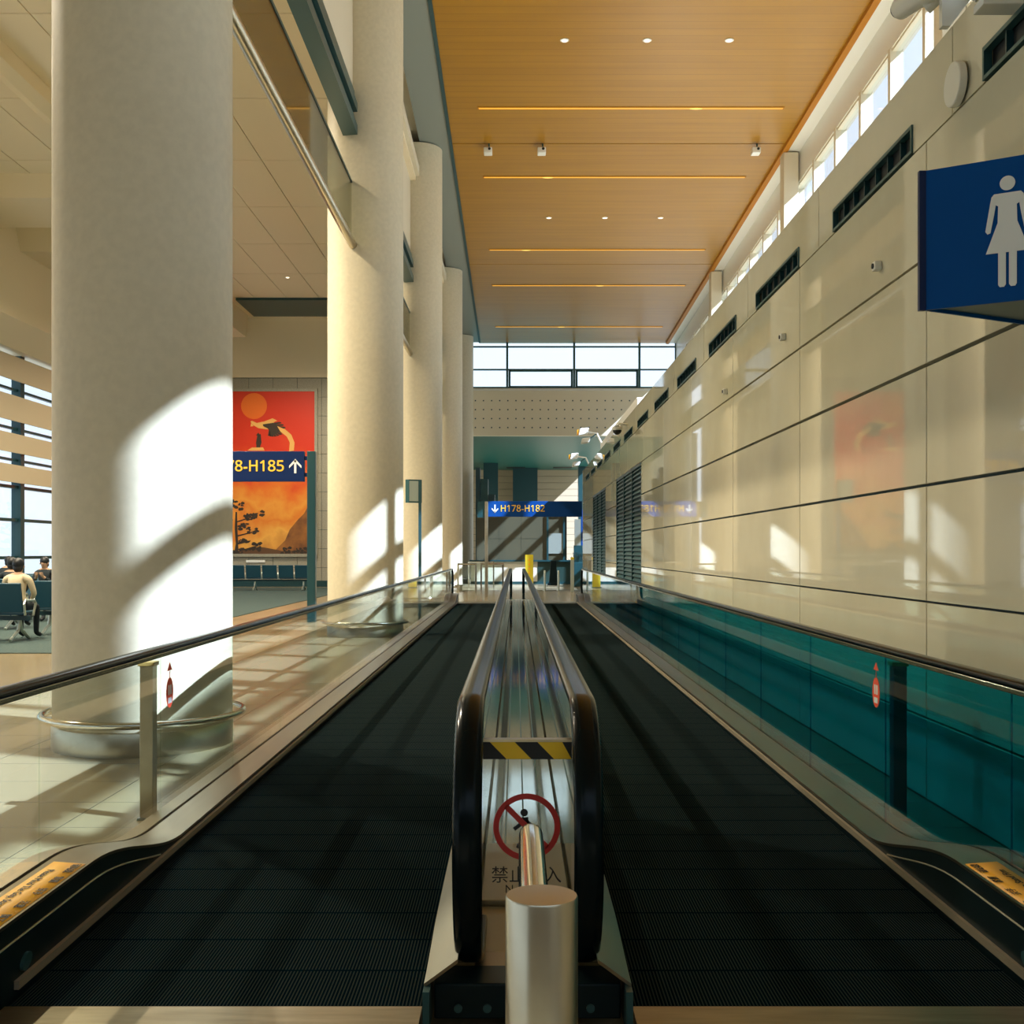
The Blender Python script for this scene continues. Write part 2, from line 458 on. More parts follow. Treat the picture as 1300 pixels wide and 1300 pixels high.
struct(MB().box(WX + .08, WX + .3, 23.5, 33.5, 4.36, 4.62).build('trim_4', M['white_paint'], None, .02))
# louvred doors in the wall
for i, (d0, d1, dz) in enumerate(DOORS):
    fr = MB()
    n = 3
    w = (d1 - d0) / n
    for k in range(n + 1): fr.box(WX, WX + .05, d0 + k * w - .04, d0 + k * w + .04, 0, dz)
    fr.box(WX, WX + .05, d0, d1, dz - .06, dz).box(WX, WX + .05, d0, d1, 0, .12)
    fo = struct(fr.build('door_%d' % (i + 1), M['teal_dark']))
    sl = MB()
    for k in range(34):
        z = .14 + k * .088
        for q in range(n):
            sl.add([(WX + .008, d0 + q * w + .05, z), (WX + .008, d0 + (q + 1) * w - .05, z), (WX + .05, d0 + (q + 1) * w - .05, z + .055), (WX + .05, d0 + q * w + .05, z + .055),
                    (WX + .008, d0 + q * w + .05, z + .012), (WX + .008, d0 + (q + 1) * w - .05, z + .012), (WX + .05, d0 + (q + 1) * w - .05, z + .067), (WX + .05, d0 + q * w + .05, z + .067)],
                   [(0, 3, 2, 1), (4, 5, 6, 7), (0, 1, 5, 4), (1, 2, 6, 5), (2, 3, 7, 6), (3, 0, 4, 7)])
    s_ = sl.build('louvre_slats', M['guide'], fo)

# clerestory wall at the right of the hall
def head(y): return 12.30 - .035 * y
cw = MB()
ya, yb = Y0 - .3, END + .3
def sband(mb, x0, x1, y0, y1, f0, f1):
    mb.add([(x0, y0, f0(y0)), (x1, y0, f0(y0)), (x1, y1, f0(y1)), (x0, y1, f0(y1)), (x0, y0, f1(y0)), (x1, y0, f1(y0)), (x1, y1, f1(y1)), (x0, y1, f1(y1))],
           [(0, 3, 2, 1), (4, 5, 6, 7), (0, 1, 5, 4), (1, 2, 6, 5), (2, 3, 7, 6), (3, 0, 4, 7)])
sband(cw, CLX, CLX + .3, ya, yb, head, lambda y: zc(y) + .4)
sband(cw, CLX, CLX + .3, ya, yb, lambda y: -.3, lambda y: 4.9)
struct(cw.build('wall_clerestory', M['white_paint']))
wf = MB()
k = 0
MUL = [15.1 + 1.95 * k for k in range(-15, 19)]
for y in MUL:
    wf.box(CLX - .02, CLX + .24, y - .075, y + .075, 4.9, head(y) + .02)
for dz in (1.06, 2.40, 3.9, 5.4):
    sband(wf, CLX + .04, CLX + .2, ya, yb, lambda y: head(y) - dz - .2, lambda y: head(y) - dz)
sband(wf, CLX + .02, CLX + .2, ya, yb, lambda y: head(y) - .06, lambda y: head(y) + .01)
w1 = struct(wf.build('window_1', M['bulkhead']))
pn = MB(); sband(pn, CLX + .10, CLX + .115, ya, yb, lambda y: 4.9, lambda y: head(y) - .01)
pn.build('pane', M['g_window'], w1)
for i, y in enumerate((7.9, 18.9, 30.1, 41.3)):
    struct(MB().box(CLX - .45, CLX - .05, y, y + .4, 4.3, zc(y) - .1).build('wall_pier', M['bulkhead'], None, .02))

# end glazing and wall
ez0, ez1 = 9.09, zc(END) - .02
wf = MB()
for x in (-2.6, -.41, 2.73, 5.79, CLX): wf.box(x - .05, x + .05, END, END + .12, ez0, ez1)
for z in (ez0 + .04, 9.97, 11.04): wf.box(-2.6, CLX, END + .01, END + .1, z - .035, z + .035)
for x0, x1 in ((-.30, 2.62), (2.84, 5.68)):
    for a in (x0, x1): wf.box(a - .05, a + .05, END - .02, END + .08, ez0 + .03, 9.95)
    wf.box(x0, x1, END - .02, END + .08, ez0 + .03, ez0 + .11).box(x0, x1, END - .02, END + .08, 9.87, 9.95)
w2 = struct(wf.build('window_2', M['guide']))  # teal lighter than the other frames, the window glow put into the colour
MB().box(-2.6, CLX, END + .05, END + .06, ez0, ez1).build('pane', M['g_window'], w2)
struct(MB().box(-3.4, CLX, END, END + .3, 6.87, ez0).build('wall_end', M['perf']))
ph = MB()
for i in range(24):
    for j in range(4):
        x = -1.9 + i * .38; z = 7.25 + j * .42
        ph.box(x - .03, x + .03, END - .004, END + .002, z - .03, z + .03)
struct(ph.build('wall_end_perforation', M['joint']))
struct(MB().box(-3.4, CLX, END - .03, END + .28, 8.98, 9.06).build('trim_5', M['white_paint']))
struct(MB().box(-3.4, 4.7, END + .3, FAR + .3, 6.87, 7.2).build('ceiling_low', M['green_soffit']))
sl = MB()
for x in (.0, 3.0, 5.8): sl.box(x - .6, x + .6, 73.3, 74.2, 6.84, 6.868)
struct(sl.build('ceiling_low_slots', M['ink']))
# far wall with long horizontal boards, two dark pillars
fw = MB()
for j in range(16): fw.box(-3.4, CLX, FAR, FAR + .2, .0 + j * .43 + .01, .0 + (j + 1) * .43 - .01)
struct(fw.build('wall_far', M['beige_slat']))
struct(MB().box(-3.4, CLX, FAR + .2, FAR + .3, 0, 7).build('wall_far_backing', M['joint']))
for x, y, w in ((-2.0, 70, .9), (-.2, 74, 1.6), (4.0, 73, .8)):
    struct(MB().box(x, x + w, y, y + .8, 0, 6.87).build('wall_pillar', M['teal_dark']))
struct(MB().box(-3.7, -3.4, END, FAR, 0, 7.0).build('wall_end_side', M['bulkhead']))

# waiting hall: far wall, curtain wall, rear wall
fy = 47.0
st = MB()
for i in range(13):
    for j in range(11):
        st.box(LW + i * 1.0 + .008, LW + (i + 1) * 1.0 - .008, fy, fy + .05, j * .78 + .008, (j + 1) * .78 - .008)
struct(st.build('wall_poster', M['stone']))
struct(MB().box(LW, -3.0, fy + .05, fy + .4, 0, 11.2).build('wall_poster_core', M['joint']))
struct(MB().box(LW, -3.0, fy - .02, fy + .05, 8.60, 11.05).build('wall_poster_upper', M['ceil_white']))
struct(MB().box(LW, -3.0, fy - .03, fy, 0, .25).build('baseboard_poster', M['teal_dark']))
cv = MB()
for y in [Y0 + 3.9 * k for k in range(16)]:
    cv.box(LW - .15, LW + .15, y - .14, y + .14, 0, 11.0)
for z in (1.25, 2.45, 3.5): cv.box(LW - .08, LW + .06, Y0, fy, z - .05, z + .05)
for z in (4.36, 5.36, 6.6): cv.box(LW - .08, LW + .03, Y0, fy, z - .04, z + .04)
for z in (8.6, 9.9): cv.box(LW - .08, LW + .03, Y0, fy, z - .05, z + .05)
cvo = struct(cv.build('window_3', M['teal_dark']))
MB().box(LW - .03, LW - .02, Y0, fy, 0, 11.0).build('pane', M['g_window'], cvo)
lv = MB()
for z0, z1 in ((3.62, 4.18), (4.56, 5.16), (5.56, 6.36), (6.84, 7.6)):
    for q in range(8): lv.box(LW + .16, LW + .21, Y0 + q * 7.63 + .02, Y0 + (q + 1) * 7.63 - .02, z0, z1)
struct(lv.build('window_3_louvres', M['beige_slat']))
struct(MB().prism([(LW - .1, 7.7), (LW + .5, 7.7), (LW + 1.3, 8.3), (LW + 1.3, 11.05), (LW - .1, 11.05)], 'y', Y0, fy - .05).build('ceiling_cove', M['ceil_white']))
# rear of the hall (behind the photographer): low wall with tall glazing above
struct(MB().box(LW, CLX, Y0 - .3, Y0, 0, 7.5).build('wall_back', M['back']))
rf = MB()
for k in range(12): x = LW + k * 2.13; rf.box(x - .06, x + .06, Y0 - .2, Y0, 7.5, 13.6)
for z in (9.6,): rf.box(LW, CLX, Y0 - .16, Y0 - .04, z - .04, z + .04)
w4 = struct(rf.build('window_4', M['teal_dark']))
MB().box(LW, CLX, Y0 - .11, Y0 - .10, 7.5, 13.6).build('pane', M['g_window'], w4)

# bulkhead, gallery glazing and parapet between the columns
COLS = [(-2.815, 8.65, .65), (-2.60, 19.75, .65), (-2.60, 30.2, .65), (-2.60, 41.6, .65), (-2.60, 52.3, .65)]
bx = -2.75
sp_ = [(-13.9, 8.0), (9.3, 19.15), (20.35, 29.6), (30.8, 41.0), (42.2, 51.7)]
bh = MB()
sband(bh, bx - .25, bx + .02, Y0, END, lambda y: 9.15, lambda y: zc(y) + .2)
struct(bh.build('wall_bulkhead', M['bulkhead']))
for i, (a, b) in enumerate(sp_):
    tr = MB()
    for z0, z1, dx in ((8.42, 8.58, .10), (8.62, 8.76, .04), (8.80, 8.95, .10), (8.98, 9.15, .05)):
        tr.box(bx - .15, bx + dx, a, b, z0, z1)
    struct(tr.build('trim_%d' % (6 + 2 * i), M['guide']))
    ro = struct(MB().tube([(bx + .02, a, 6.58), (bx + .02, b, 6.58)], .07, 16).build('trim_%d' % (7 + 2 * i), M['steel']))
    MB().box(bx - .02, bx + .0, a, b, 6.64, 7.62).build('parapet_glass', M['g_parapet'], ro)
    MB().box(bx - .03, bx + .01, a, b, 7.62, 7.66).build('parapet_edge', M['guide'], ro)

# ------------------------------------------------------------------ columns
wherec = ['nearest the camera behind the glass balustrade with a broad sunlit patch',
          'with a window-shaped sun patch, second from the camera',
          'third from the camera, with a slanted sun patch at its foot',
          'fourth from the camera, only its lit edge showing',
          'farthest of the row, beside the end windows']
labelc = ['huge round plaster column with a broad sunlit patch and steel base ring',
          'round plaster column with the sunlit shadow of a window cross low on it',
          'round plaster column just behind the totem sign, slanted sun patch at its foot',
          'round plaster column fourth in the row counted from the huge one',
          'round plaster column last in the row, beside the end windows']
for (x, y, r), lb in zip(COLS, labelc):
    t = thing('round_column', (x, y, 0), lb, 'column', 'plaster columns in a row')
    MB().lathe([(r, .17), (r, zc(y) - .03)], (x, y, 0), 96).build('shaft', M['plaster'], t)
    MB().lathe([(r + .006, 0), (r + .006, .165), (r, .175)], (x, y, 0), 96).build('steel_plinth', M['steel'], t)
    R = r + .075
    g_ = MB().tube([(x + R * math.cos(2 * PI * k / 72), y + R * math.sin(2 * PI * k / 72), .235) for k in range(72)], .027, 14, None, True).build('guard_ring', M['chrome'], t)
    for k in range(6):
        a = 2 * PI * k / 6 - 1.9
        MB().cyl((x + r * math.cos(a), y + r * math.sin(a), .205), (x + R * math.cos(a), y + R * math.sin(a), .215), .012, None, 10).build('ring_bracket', M['chrome'], t)

# ------------------------------------------------------------------ walkways
YA, YB = 3.64, 31.9             # comb lines
def smooth(t): t = max(0, min(1, t)); return t * t * (3 - 2 * t)
def deck_z(y, hi=.255, lo=.072): return hi - (hi - lo) * smooth((y - 4.40) / 1.2)
def deck_z2(y):
    z = deck_z(y)
    return z + (.255 - .072) * smooth((y - 30.6) / 1.0) if y > 30 else z

def walkway(side, label):
    """side -1: beside the columns, +1: beside the panelled wall"""
    s = side
    X = lambda d: CX + s * d
    xb0, xb1 = X(.335), X(1.655)
    t = thing('moving_walkway', (X(1.0), YA, 0), label, 'moving walkway', 'moving walkways')
    MB().box(xb0, xb1, YA, YB, -.05, -.004).build('pallet_belt', M['belt'], t)
    for y0, y1 in ((2.7, YA), (YB, 32.9)):
        MB().box(X(.335), X(1.665), y0, y1, -.055, 0).build('comb_plate', M['comb'], t)
    # deck: slightly sloped steel cover between skirt and glass, swelling near the ends
    ysn = [2.9 + .08 * i for i in range(42)] + [6.3 + 1.2 * i for i in range(20)] + [30.2 + .1 * i for i in range(24)]
    ysn = sorted(set(round(y, 3) for y in ysn if y <= 32.6))
    def strip(d0, d1, z0f, z1f, ys_, th):
        mb = MB(); n = len(ys_); vs = []
        for y in ys_: vs += [(X(d0), y, z0f(y)), (X(d1), y, z1f(y)), (X(d1), y, z1f(y) - th), (X(d0), y, z0f(y) - th)]
        fs = [(i * 4 + k, i * 4 + (k + 1) % 4, (i + 1) * 4 + (k + 1) % 4, (i + 1) * 4 + k) for i in range(n - 1) for k in range(4)]
        fs += [(0, 1, 2, 3), (4 * n - 1, 4 * n - 2, 4 * n - 3, 4 * n - 4)]
        mb.add(vs, fs); return mb
    strip(1.668, 1.826, deck_z2, lambda y: deck_z2(y) + .012, ysn, .012).build('inner_deck', M['deck'], t)
    strip(1.846, 1.945, lambda y: deck_z2(y) + .012, lambda y: deck_z2(y) - .002, ysn, .012).build('outer_deck', M['deck'], t)
    # dark skirt under the inner deck edge, with a thin bright bead
    mb = MB(); vs = []; n = len(ysn)
    for y in ysn: vs += [(X(1.672), y, deck_z2(y) - .012), (X(1.672), y, -.04), (X(1.69), y, -.04), (X(1.69), y, deck_z2(y) - .012)]
    fs = [(i * 4 + k, i * 4 + (k + 1) % 4, (i + 1) * 4 + (k + 1) % 4, (i + 1) * 4 + k) for i in range(n - 1) for k in range(4)] + [(0, 1, 2, 3), (4 * n - 1, 4 * n - 2, 4 * n - 3, 4 * n - 4)]
    sk = mb.add(vs, fs).build('skirt', M['black'], t)
    MB().tube([(X(1.671), y, max(.05, deck_z(y, .255, .10) - .075)) for y in [2.95 + .1 * i for i in range(24)]], .004, 8).build('skirt_bead', M['steel'], sk)
    MB().box(X(1.655), X(1.671), 3.72, YB - .1, .022, .05).build('skirt_guard', M['guard'], t)
    mb = MB(); vs = []
    for y in ysn: vs += [(X(1.945), y, deck_z2(y) - .006), (X(1.945), y, 0), (X(1.93), y, 0), (X(1.93), y, deck_z2(y) - .006)]
    mb.add(vs, fs).build('outer_cladding', M['deck'], t)
    oval = [(3.80 + .035 * math.cos(a) + .012 * math.sin(a), .088 + .026 * math.sin(a)) for a in [2 * PI * k / 20 for k in range(20)]]
    MB().prism(oval, 'x', X(1.6715), X(1.66)).build('skirt_lamp', M['guide'], sk)
    # glass, one pane per 1.47 m
    gl = M['g_shade_teal'] if s > 0 else M['g_clear']
    y = 2.84
    while y < 31.5:
        y1 = min(y + 1.47, 32.0)
        MB().box(X(1.829), X(1.841), y + .004, y1 - .004, min(deck_z2(y), deck_z2(y1)) - .03, .925).build('glass_panel', gl, t)
        y += 1.47
    # handrail: glossy rubber over a bright guide, with rounded ends
    hz = .955
    R = .40
    pts = []
    def loop(yc, sgn):
        return [(X(1.835), yc + sgn * R * math.sin(a), hz - R + R * math.cos(a)) for a in [PI * k / 18 for k in range(19)]]
    a_ = loop(2.85, -1); b_ = loop(32.0, 1)
    pts = [(X(1.835), 3.4, hz - 2 * R)] + a_[::-1] + [(X(1.835), yy, hz) for yy in (6, 12, 20, 28)] + b_ + [(X(1.835), 31.5, hz - 2 * R)]
    prof = [(-.032, -.010), (-.036, .002), (-.030, .013), (-.014, .018), (.014, .018), (.030, .013), (.036, .002), (.032, -.010), (.02, -.012), (-.02, -.012)]
    MB().sweep(prof, pts).build('handrail', M['rubber'], t, 0, 50)
    gp = [(X(1.835), 2.85, hz - .024), (X(1.835), 32.0, hz - .024)]
    MB().sweep([(-.026, -.012), (-.026, .010), (.026, .010), (.026, -.012)], gp).build('handrail_guide', M['chrome'], t, .003)
    # orange notice on the raised deck
    zt = lambda d, y: deck_z(y) + .012 * (d - 1.668) / .158 + .0015
    nz_ = MB(); yy = [3.62 + (4.36 - 3.62) * i / 6 for i in range(7)]; vs = []
    for y in yy: vs += [(X(1.678), y, zt(1.678, y)), (X(1.800), y, zt(1.8, y))]
    nz_.add(vs, [(2 * i, 2 * i + 1, 2 * i + 3, 2 * i + 2) for i in range(6)])
    no = nz_.build('notice_sticker', M['orange_st'], t); no['label'] = 'orange notice with small black lettering'
    sol = no.modifiers.new('thickness', 'SOLIDIFY'); sol.thickness = .001
    rz = PI / 2 if s < 0 else -PI / 2
    for k, w in enumerate(('请站稳', '紧握', '扶手', '注意', '脚下')):
        text('notice_lettering', w, .038, M['ink'], no, (X(1.702), 4.28 - k * .145, .2625), (0, 0, rz + PI), 'CENTER', .0005)
    text('notice_lettering', 'Please Mind The Gap, Stand Firm', .040, M['ink'], no, (X(1.765), 3.98, .2665), (0, 0, rz + PI), 'CENTER', .0005)
    # red direction sticker on the glass
    yk = 5.91
    zk = .72
    st_ = MB().prism([(yk + .058 * math.cos(a), zk + .078 * math.sin(a)) for a in [2 * PI * k / 28 for k in range(28)]], 'x', X(1.8265), X(1.8285))
    st_.prism([(yk - .04, zk + .115), (yk + .04, zk + .115), (yk, zk + .155)], 'x', X(1.8265), X(1.8285))
    st_.box(X(1.8265), X(1.8285), yk - .002, yk + .002, zk + .07, zk + .12)
    so = st_.build('direction_sticker', M['red'], t); so['label'] = 'red oval sticker with an arrow above it'
    hg = MB().box(X(1.8258), X(1.8264), yk - .03, yk + .03, zk - .055, zk - .025)
    for q in range(2): hg.box(X(1.8258), X(1.8264), yk - .03 + q * .034, yk - .006 + q * .034, zk - .01, zk + .04)
    hg.build('sticker_figures', M['white'], so)
    return t

walkway(-1, 'moving walkway with clear glass balustrade beside the round columns')
walkway(1, 'moving walkway with shade-tinted teal glass balustrade beside the panelled wall')

# ---- divider between the two walkways
t = thing('walkway_divider', (CX, YA, 0), 'twin black handrails and glass between the two walkways, striped tape at its end', 'balustrade')
hz = .955; R = .40; prof = [(-.040, -.014), (-.0445, .004), (-.036, .018), (-.016, .024), (.016, .024), (.036, .018), (.0445, .004), (.040, -.014), (.02, -.016), (-.02, -.016)]
for s in (-1, 1):
    x = CX + s * .182
    a_ = [(x, 3.80 - R * math.sin(a), hz - R + R * math.cos(a)) for a in [PI * k / 24 for k in range(25)]]
    a_ = [(p[0], p[1], p[2] if p[2] > hz - R else hz - R + (p[2] - (hz - R)) * 1.06) for p in a_]
    b_ = [(x, 31.7 + R * math.sin(a), hz - R + R * math.cos(a)) for a in [PI * k / 18 for k in range(19)]]
    pts = [(x, 4.1, a_[-1][2])] + a_[::-1] + [(x, yy, hz) for yy in (5, 8, 12, 18, 25)] + b_ + [(x, 31.3, hz - 2 * R)]
    MB().sweep(prof, pts).build('handrail', M['rubber'], t, 0, 50)
    MB().sweep([(-.028, -.012), (-.028, .010), (.028, .010), (.028, -.012)], [(x, 3.8, hz - .028), (x, 31.7, hz - .028)]).build('handrail_guide', M['chrome'], t, .003)
    y = 3.75
    while y < 31.5:
        y1 = min(y + 1.47, 31.8)
        MB().box(x - .006, x + .006, y + .003, y1 - .003, .12, .925).build('glass_panel', M['g_clear'], t)
        y += 1.47
    # rubber-faced inner plate that fills the rounded end below the handrail
    # sloping steel skirt cover beside the handrail
    xo = CX + s * .318; xi = CX + s * .215
    vs = []; ysd = [3.50 + .1 * i for i in range(12)] + [5 + 1.5 * i for i in range(18)]
    for y in ysd:
        zi = .20 + .05 * smooth((y - 3.5) / .6); zo = .125 + .03 * smooth((y - 3.5) / .6)
        vs += [(xo, y, zo), (xi, y, zi), (xi, y, zi - .012), (xo, y, zo - .012)]
    n = len(ysd)
    fs = [(i * 4 + k, i * 4 + (k + 1) % 4, (i + 1) * 4 + (k + 1) % 4, (i + 1) * 4 + k) for i in range(n - 1) for k in range(4)] + [(0, 1, 2, 3), (4 * n - 1, 4 * n - 2, 4 * n - 3, 4 * n - 4)]
    MB().add(vs, fs).build('deck_cover', M['deck'], t)
    MB().box(xo - s * .004, xo - s * .014, 3.52, 31.9, -.04, .125).build('skirt', M['black'], t)
    MB().box(CX + s * .318, CX + s * .298, 3.45, 3.52, 0, .118).build('end_bracket', M['guide'], t)
# polished inner deck between the glass, stepped near the end
MB().box(CX - .170, CX + .170, 5.2, 31.9, .10, .115).build('inner_deck', M['steel_polished'], t, .003)
MB().box(CX - .170, CX + .170, 4.34, 5.19, .10, .125).build('inner_plate', M['deck'], t, .004)
MB().box(CX - .170, CX + .170, 3.70, 4.33, .08, .105).build('inner_plate', M['deck'], t, .004)
lines = MB()
for d in (-.085, 0, .085): lines.box(CX + d - .004, CX + d + .004, 5.2, 31.8, .115, .118)
lines.build('deck_seams', M['guide'], t)
eb = MB().box(CX - .29, CX + .29, 3.54, 3.70, 0, .11)
ebo = eb.build('end_box', M['black'], t, .006)
for d in (-.215, -.125, .195):
    MB().cyl((CX + d, 3.542, .035), (CX + d, 3.532, .035), .013, None, 16).build('bolt', M['guide'], ebo)
# striped bar across the end
tp = MB().box(CX - .140, CX + .140, 3.60, 3.62, .795, .850).build('barrier_bar', M['ink'], t)
tp['label'] = 'yellow and black striped bar'
ys_ = MB()
for k in range(2):
    x0 = CX - .118 + k * .150
    pl = [(x0, .849), (x0 + .078, .849), (min(x0 + .078 + .052, CX + .139), .796), (x0 + .052, .796)]
    ys_.prism(pl, 'y', 3.5985, 3.5995)
ys_.build('tape_stripes', M['tape_yellow'], tp)
MB().box(CX - .142, CX + .142, 3.595, 3.63, .850, .858).build('barrier_edge', M['steel'], tp)
# glass end plate with the no-entry sign
gp = MB().box(CX - .140, CX + .140, 3.62, 3.628, .18, .795).build('end_glass', M['g_clear'], t)
cz = EYE - (1050 - 700) / 1450 * 3.615
ne = MB().ring((CX - .002, 3.616, cz), None, .088, .106, .002)
ne.add([(CX + a * .70710 * .092 + b * .70710 * .009 - .002, yy, cz - a * .70710 * .092 + b * .70710 * .009) for yy in (3.616, 3.618) for a, b in ((-1, -1), (1, -1), (1, 1), (-1, 1))],
       [(0, 1, 2, 3), (7, 6, 5, 4), (0, 4, 5, 1), (1, 5, 6, 2), (2, 6, 7, 3), (3, 7, 4, 0)])
neo = ne.build('no_entry_sign', M['darkred'], gp); neo['label'] = 'red barred circle on the glass'
wk = MB().ball((CX - .01, 3.6186, cz + .045), .012, .0006, .012)
def limb(p, q, w):
    d = (Vector((q[0] - p[0], 0, q[1] - p[1]))).normalized(); nn = Vector((-d.z, 0, d.x)) * w
    a = Vector((CX + p[0], 3.6181, cz + p[1])); b = Vector((CX + q[0], 3.6181, cz + q[1])); o_ = Vector((0, .0009, 0))
    wk.add([a + nn, a - nn, b - nn, b + nn, a + nn + o_, a - nn + o_, b - nn + o_, b + nn + o_], [(0, 1, 2, 3), (7, 6, 5, 4), (0, 4, 5, 1), (1, 5, 6, 2), (2, 6, 7, 3), (3, 7, 4, 0)])
limb((-.008, .03), (-.004, -.02), .011); limb((-.006, .02), (-.042, -.008), .006); limb((-.004, .02), (.026, -.005), .005)
limb((-.006, -.02), (-.03, -.068), .007); limb((-.002, -.02), (.022, -.066), .007)
wk.build('walking_figure', M['ink'], gp)
text('no_entry_lettering', '禁止进入', .056, M['ink'], gp, (CX - .003, 3.617, EYE - (1112 - 700) / 1450 * 3.617), (PI / 2, 0, 0), 'CENTER', .0008, 1.0)
text('no_entry_lettering', 'No Entry', .036, M['ink'], gp, (CX - .003, 3.617, EYE - (1129 - 700) / 1450 * 3.617), (PI / 2, 0, 0), 'CENTER', .0008, 1.0)

# ---- barrier post with a bent tube in front of the divider
t = thing('barrier_post', (CX + .006, 1.864, 0), 'stout brushed steel post standing before the striped bar', 'post')
x, y = CX + .006, 1.864
MB().lathe([(.0585, 0), (.0592, .002), (.0592, .886), (.0575, .8895), (.0, .8905)][:-1] + [(.02, .8903)], (x, y, 0), 64).build('tube', M['steel'], t)
MB().lathe([(.085, 0), (.085, .006), (.075, .012)], (x, y, 0), 48).build('base_flange', M['steel'], t)
pts = [(x - .008, y + .055, .845)] + [(x - .010, yy, .845) for yy in (2.0, 2.15, 2.3, 2.42)]
pts += [(x - .010, 2.42 + .09 * math.sin(a), .755 + .09 * math.cos(a)) for a in [PI / 2 * k / 10 for k in range(1, 11)]] + [(x - .010, 2.51, .45), (x - .010, 2.51, .004)]
MB().tube(pts, .026, 24).build('bent_rail', M['chrome'], t)

# ---- square posts outside the glass
for x, y, lb in ((-1.995, 6.2, 'square steel post behind the clear glass, beside the huge column'),
                 (2.075, 6.2, 'square dark post behind the shade-tinted teal glass, next to the red sticker'),
                 (2.03, 4.42, 'square dark post behind the shade-tinted teal glass, cut by the picture edge')):
    t = thing('glass_post', (x, y, 0), lb, 'post', 'square posts outside the glass')
    mm = M['steel'] if x < 0 else M['guide']
    MB().box(x - .036, x + .036, y - .036, y + .036, 0, .83).build('post_shaft', mm, t, .003)
    MB().box(x - .045, x + .045, y - .045, y + .045, .83, .853).build('post_cap', M['brass'], t, .003)
    MB().box(x - .045, x + .055, y - .055, y + .055, 0, .012).build('base_plate', M['guide'], t)

# ------------------------------------------------------------------ signs
def arrow(mb, x, z, h, w, y0, y1, up=True, t=.022):
    d = 1 if up else -1
    mb.box(x - t, x + t, y0, y1, z - h / 2, z + h / 2)
    tip = z + d * h / 2
    for s in (-1, 1):
        mb.prism([(x, tip + d * t * 1.0), (x + s * w, tip - d * (w - t * .4)), (x + s * (w), tip - d * (w + 1.9 * t)), (x, tip - d * 1.9 * t)], 'y', y0, y1)
    return mb

# same characters in the plain sans-serif digits and capitals of the mathematical block, whose 1 has a flag
def sans(w): return [0x1D7E2 + int(c) if c.isdigit() else (0x1D5A0 + ord(c) - 65 if c.isalpha() else ord(c)) for c in w]
SIGN_A, SIGN_B = sans('H178-H185'), sans('H178-H182')
# overhead gate sign near the waiting hall
yS = 23.4
t = thing('gate_sign', (-4.18, yS, 0), 'dark blue gate sign with yellow H178-H185 and an up arrow', 'sign')
MB().box(-4.27, -4.10, yS - .06, yS + .10, 0, 3.50).build('sign_post', M['teal_dark'], t, .01)
MB().box(-7.28, -7.11, yS - .06, yS + .10, 0, 3.50).build('sign_post', M['teal_dark'], t, .01)
sb = MB().box(-7.05, -4.33, yS - .03, yS + .07, 2.88, 3.50).build('sign_board', M['navy'], t, .006)
br = MB()
for xx in (-4.33, -7.11):
    br.box(xx, xx + .07, yS, yS + .04, 2.98, 3.06).box(xx, xx + .07, yS, yS + .04, 3.32, 3.40)
br.build('sign_bracket', M['navy'], t)
text('sign_lettering', ''.join(chr(c) for c in SIGN_A), .305, M['yellow'], sb, (-4.735, yS - .034, 3.185), (PI / 2, 0, 0), 'RIGHT', .003, 1.0, .004)
arrow(MB(), -4.515, 3.185, .27, .125, yS - .036, yS - .03).build('sign_arrow', M['white'], sb)

# sign at the walkway end
yS = 36.0
t = thing('gate_sign', (-.95, yS, 0), 'bright blue gate sign with yellow H178-H182 and a down arrow', 'sign')
MB().box(-.98, -.88, yS - .05, yS + .05, 0, 3.02).build('sign_post', M['steel'], t, .006)
sb = MB().box(-.88, 2.08, yS - .05, yS + .06, 2.54, 3.03).build('sign_board', M['blue_lit'], t, .006)
MB().box(-1.22, -.98, yS - .02, yS + .1, 2.52, 3.02).build('side_box', M['teal_dark'], t)
text('sign_lettering', ''.join(chr(c) for c in SIGN_B), .285, M['yellow'], sb, (-.50, yS - .054, 2.79), (PI / 2, 0, 0), 'LEFT', .003, .95, .0015)
arrow(MB(), -.66, 2.80, .24, .10, yS - .056, yS - .05, False, .02).build('sign_arrow', M['white'], sb)

# totem sign beside the second column
yT = 24.2
xT = (527 - 655) / 1450 * yT
t = thing('totem_sign', (xT, yT, 0), 'slim totem with a small grey panel standing beside the second column', 'sign')
sb = MB().prism([(xT - .20, yT - .05), (xT - .125, yT - .10), (xT + .14, yT + .05), (xT + .10, yT + .12), (xT - .15, yT + .1)], 'z', 2.48, 2.97).build('sign_board', M['guide'], t)
MB().add([(xT - .115, yT - .100, 2.51), (xT + .13, yT + .038, 2.51), (xT + .13, yT + .038, 2.94), (xT - .115, yT - .100, 2.94)], [(0, 1, 2, 3)]).build('sign_face', M['alu'], sb)
MB().box(xT + .07, xT + .13, yT, yT + .06, 0, 2.97).build('sign_post', M['teal_dark'], t)

# restroom sign: a V of two blue plates on the panelled wall
t = thing('restroom_sign', (WX, 4.9, 2.49), 'blue V-shaped restroom sign with a white woman figure on the panelled wall', 'sign')
A = Vector((1.75, 4.93)); B = Vector((WX, 4.54)); C2 = Vector((WX, 5.28))
z0, z1 = 2.49, 3.09
def plate(P, Q, th, zz0, zz1):
    d = (Q - P).normalized(); nrm = Vector((-d.y, d.x)) * th
    return [(P.x, P.y), (Q.x, Q.y), (Q.x + nrm.x, Q.y + nrm.y), (P.x + nrm.x, P.y + nrm.y)]
fr = MB().prism(plate(A, B, .012, z0, z1), 'z', z0, z1).build('front_plate', M['blue'], t)
MB().prism(plate(C2, A, .012, z0, z1), 'z', z0, z1).build('rear_plate', M['blue'], t)
MB().prism([(A.x + .03, A.y), (B.x, B.y + .03), (C2.x, C2.y - .03)], 'z', z0 + .012, z0 + .022).build('under_plate', M['guide'], t)
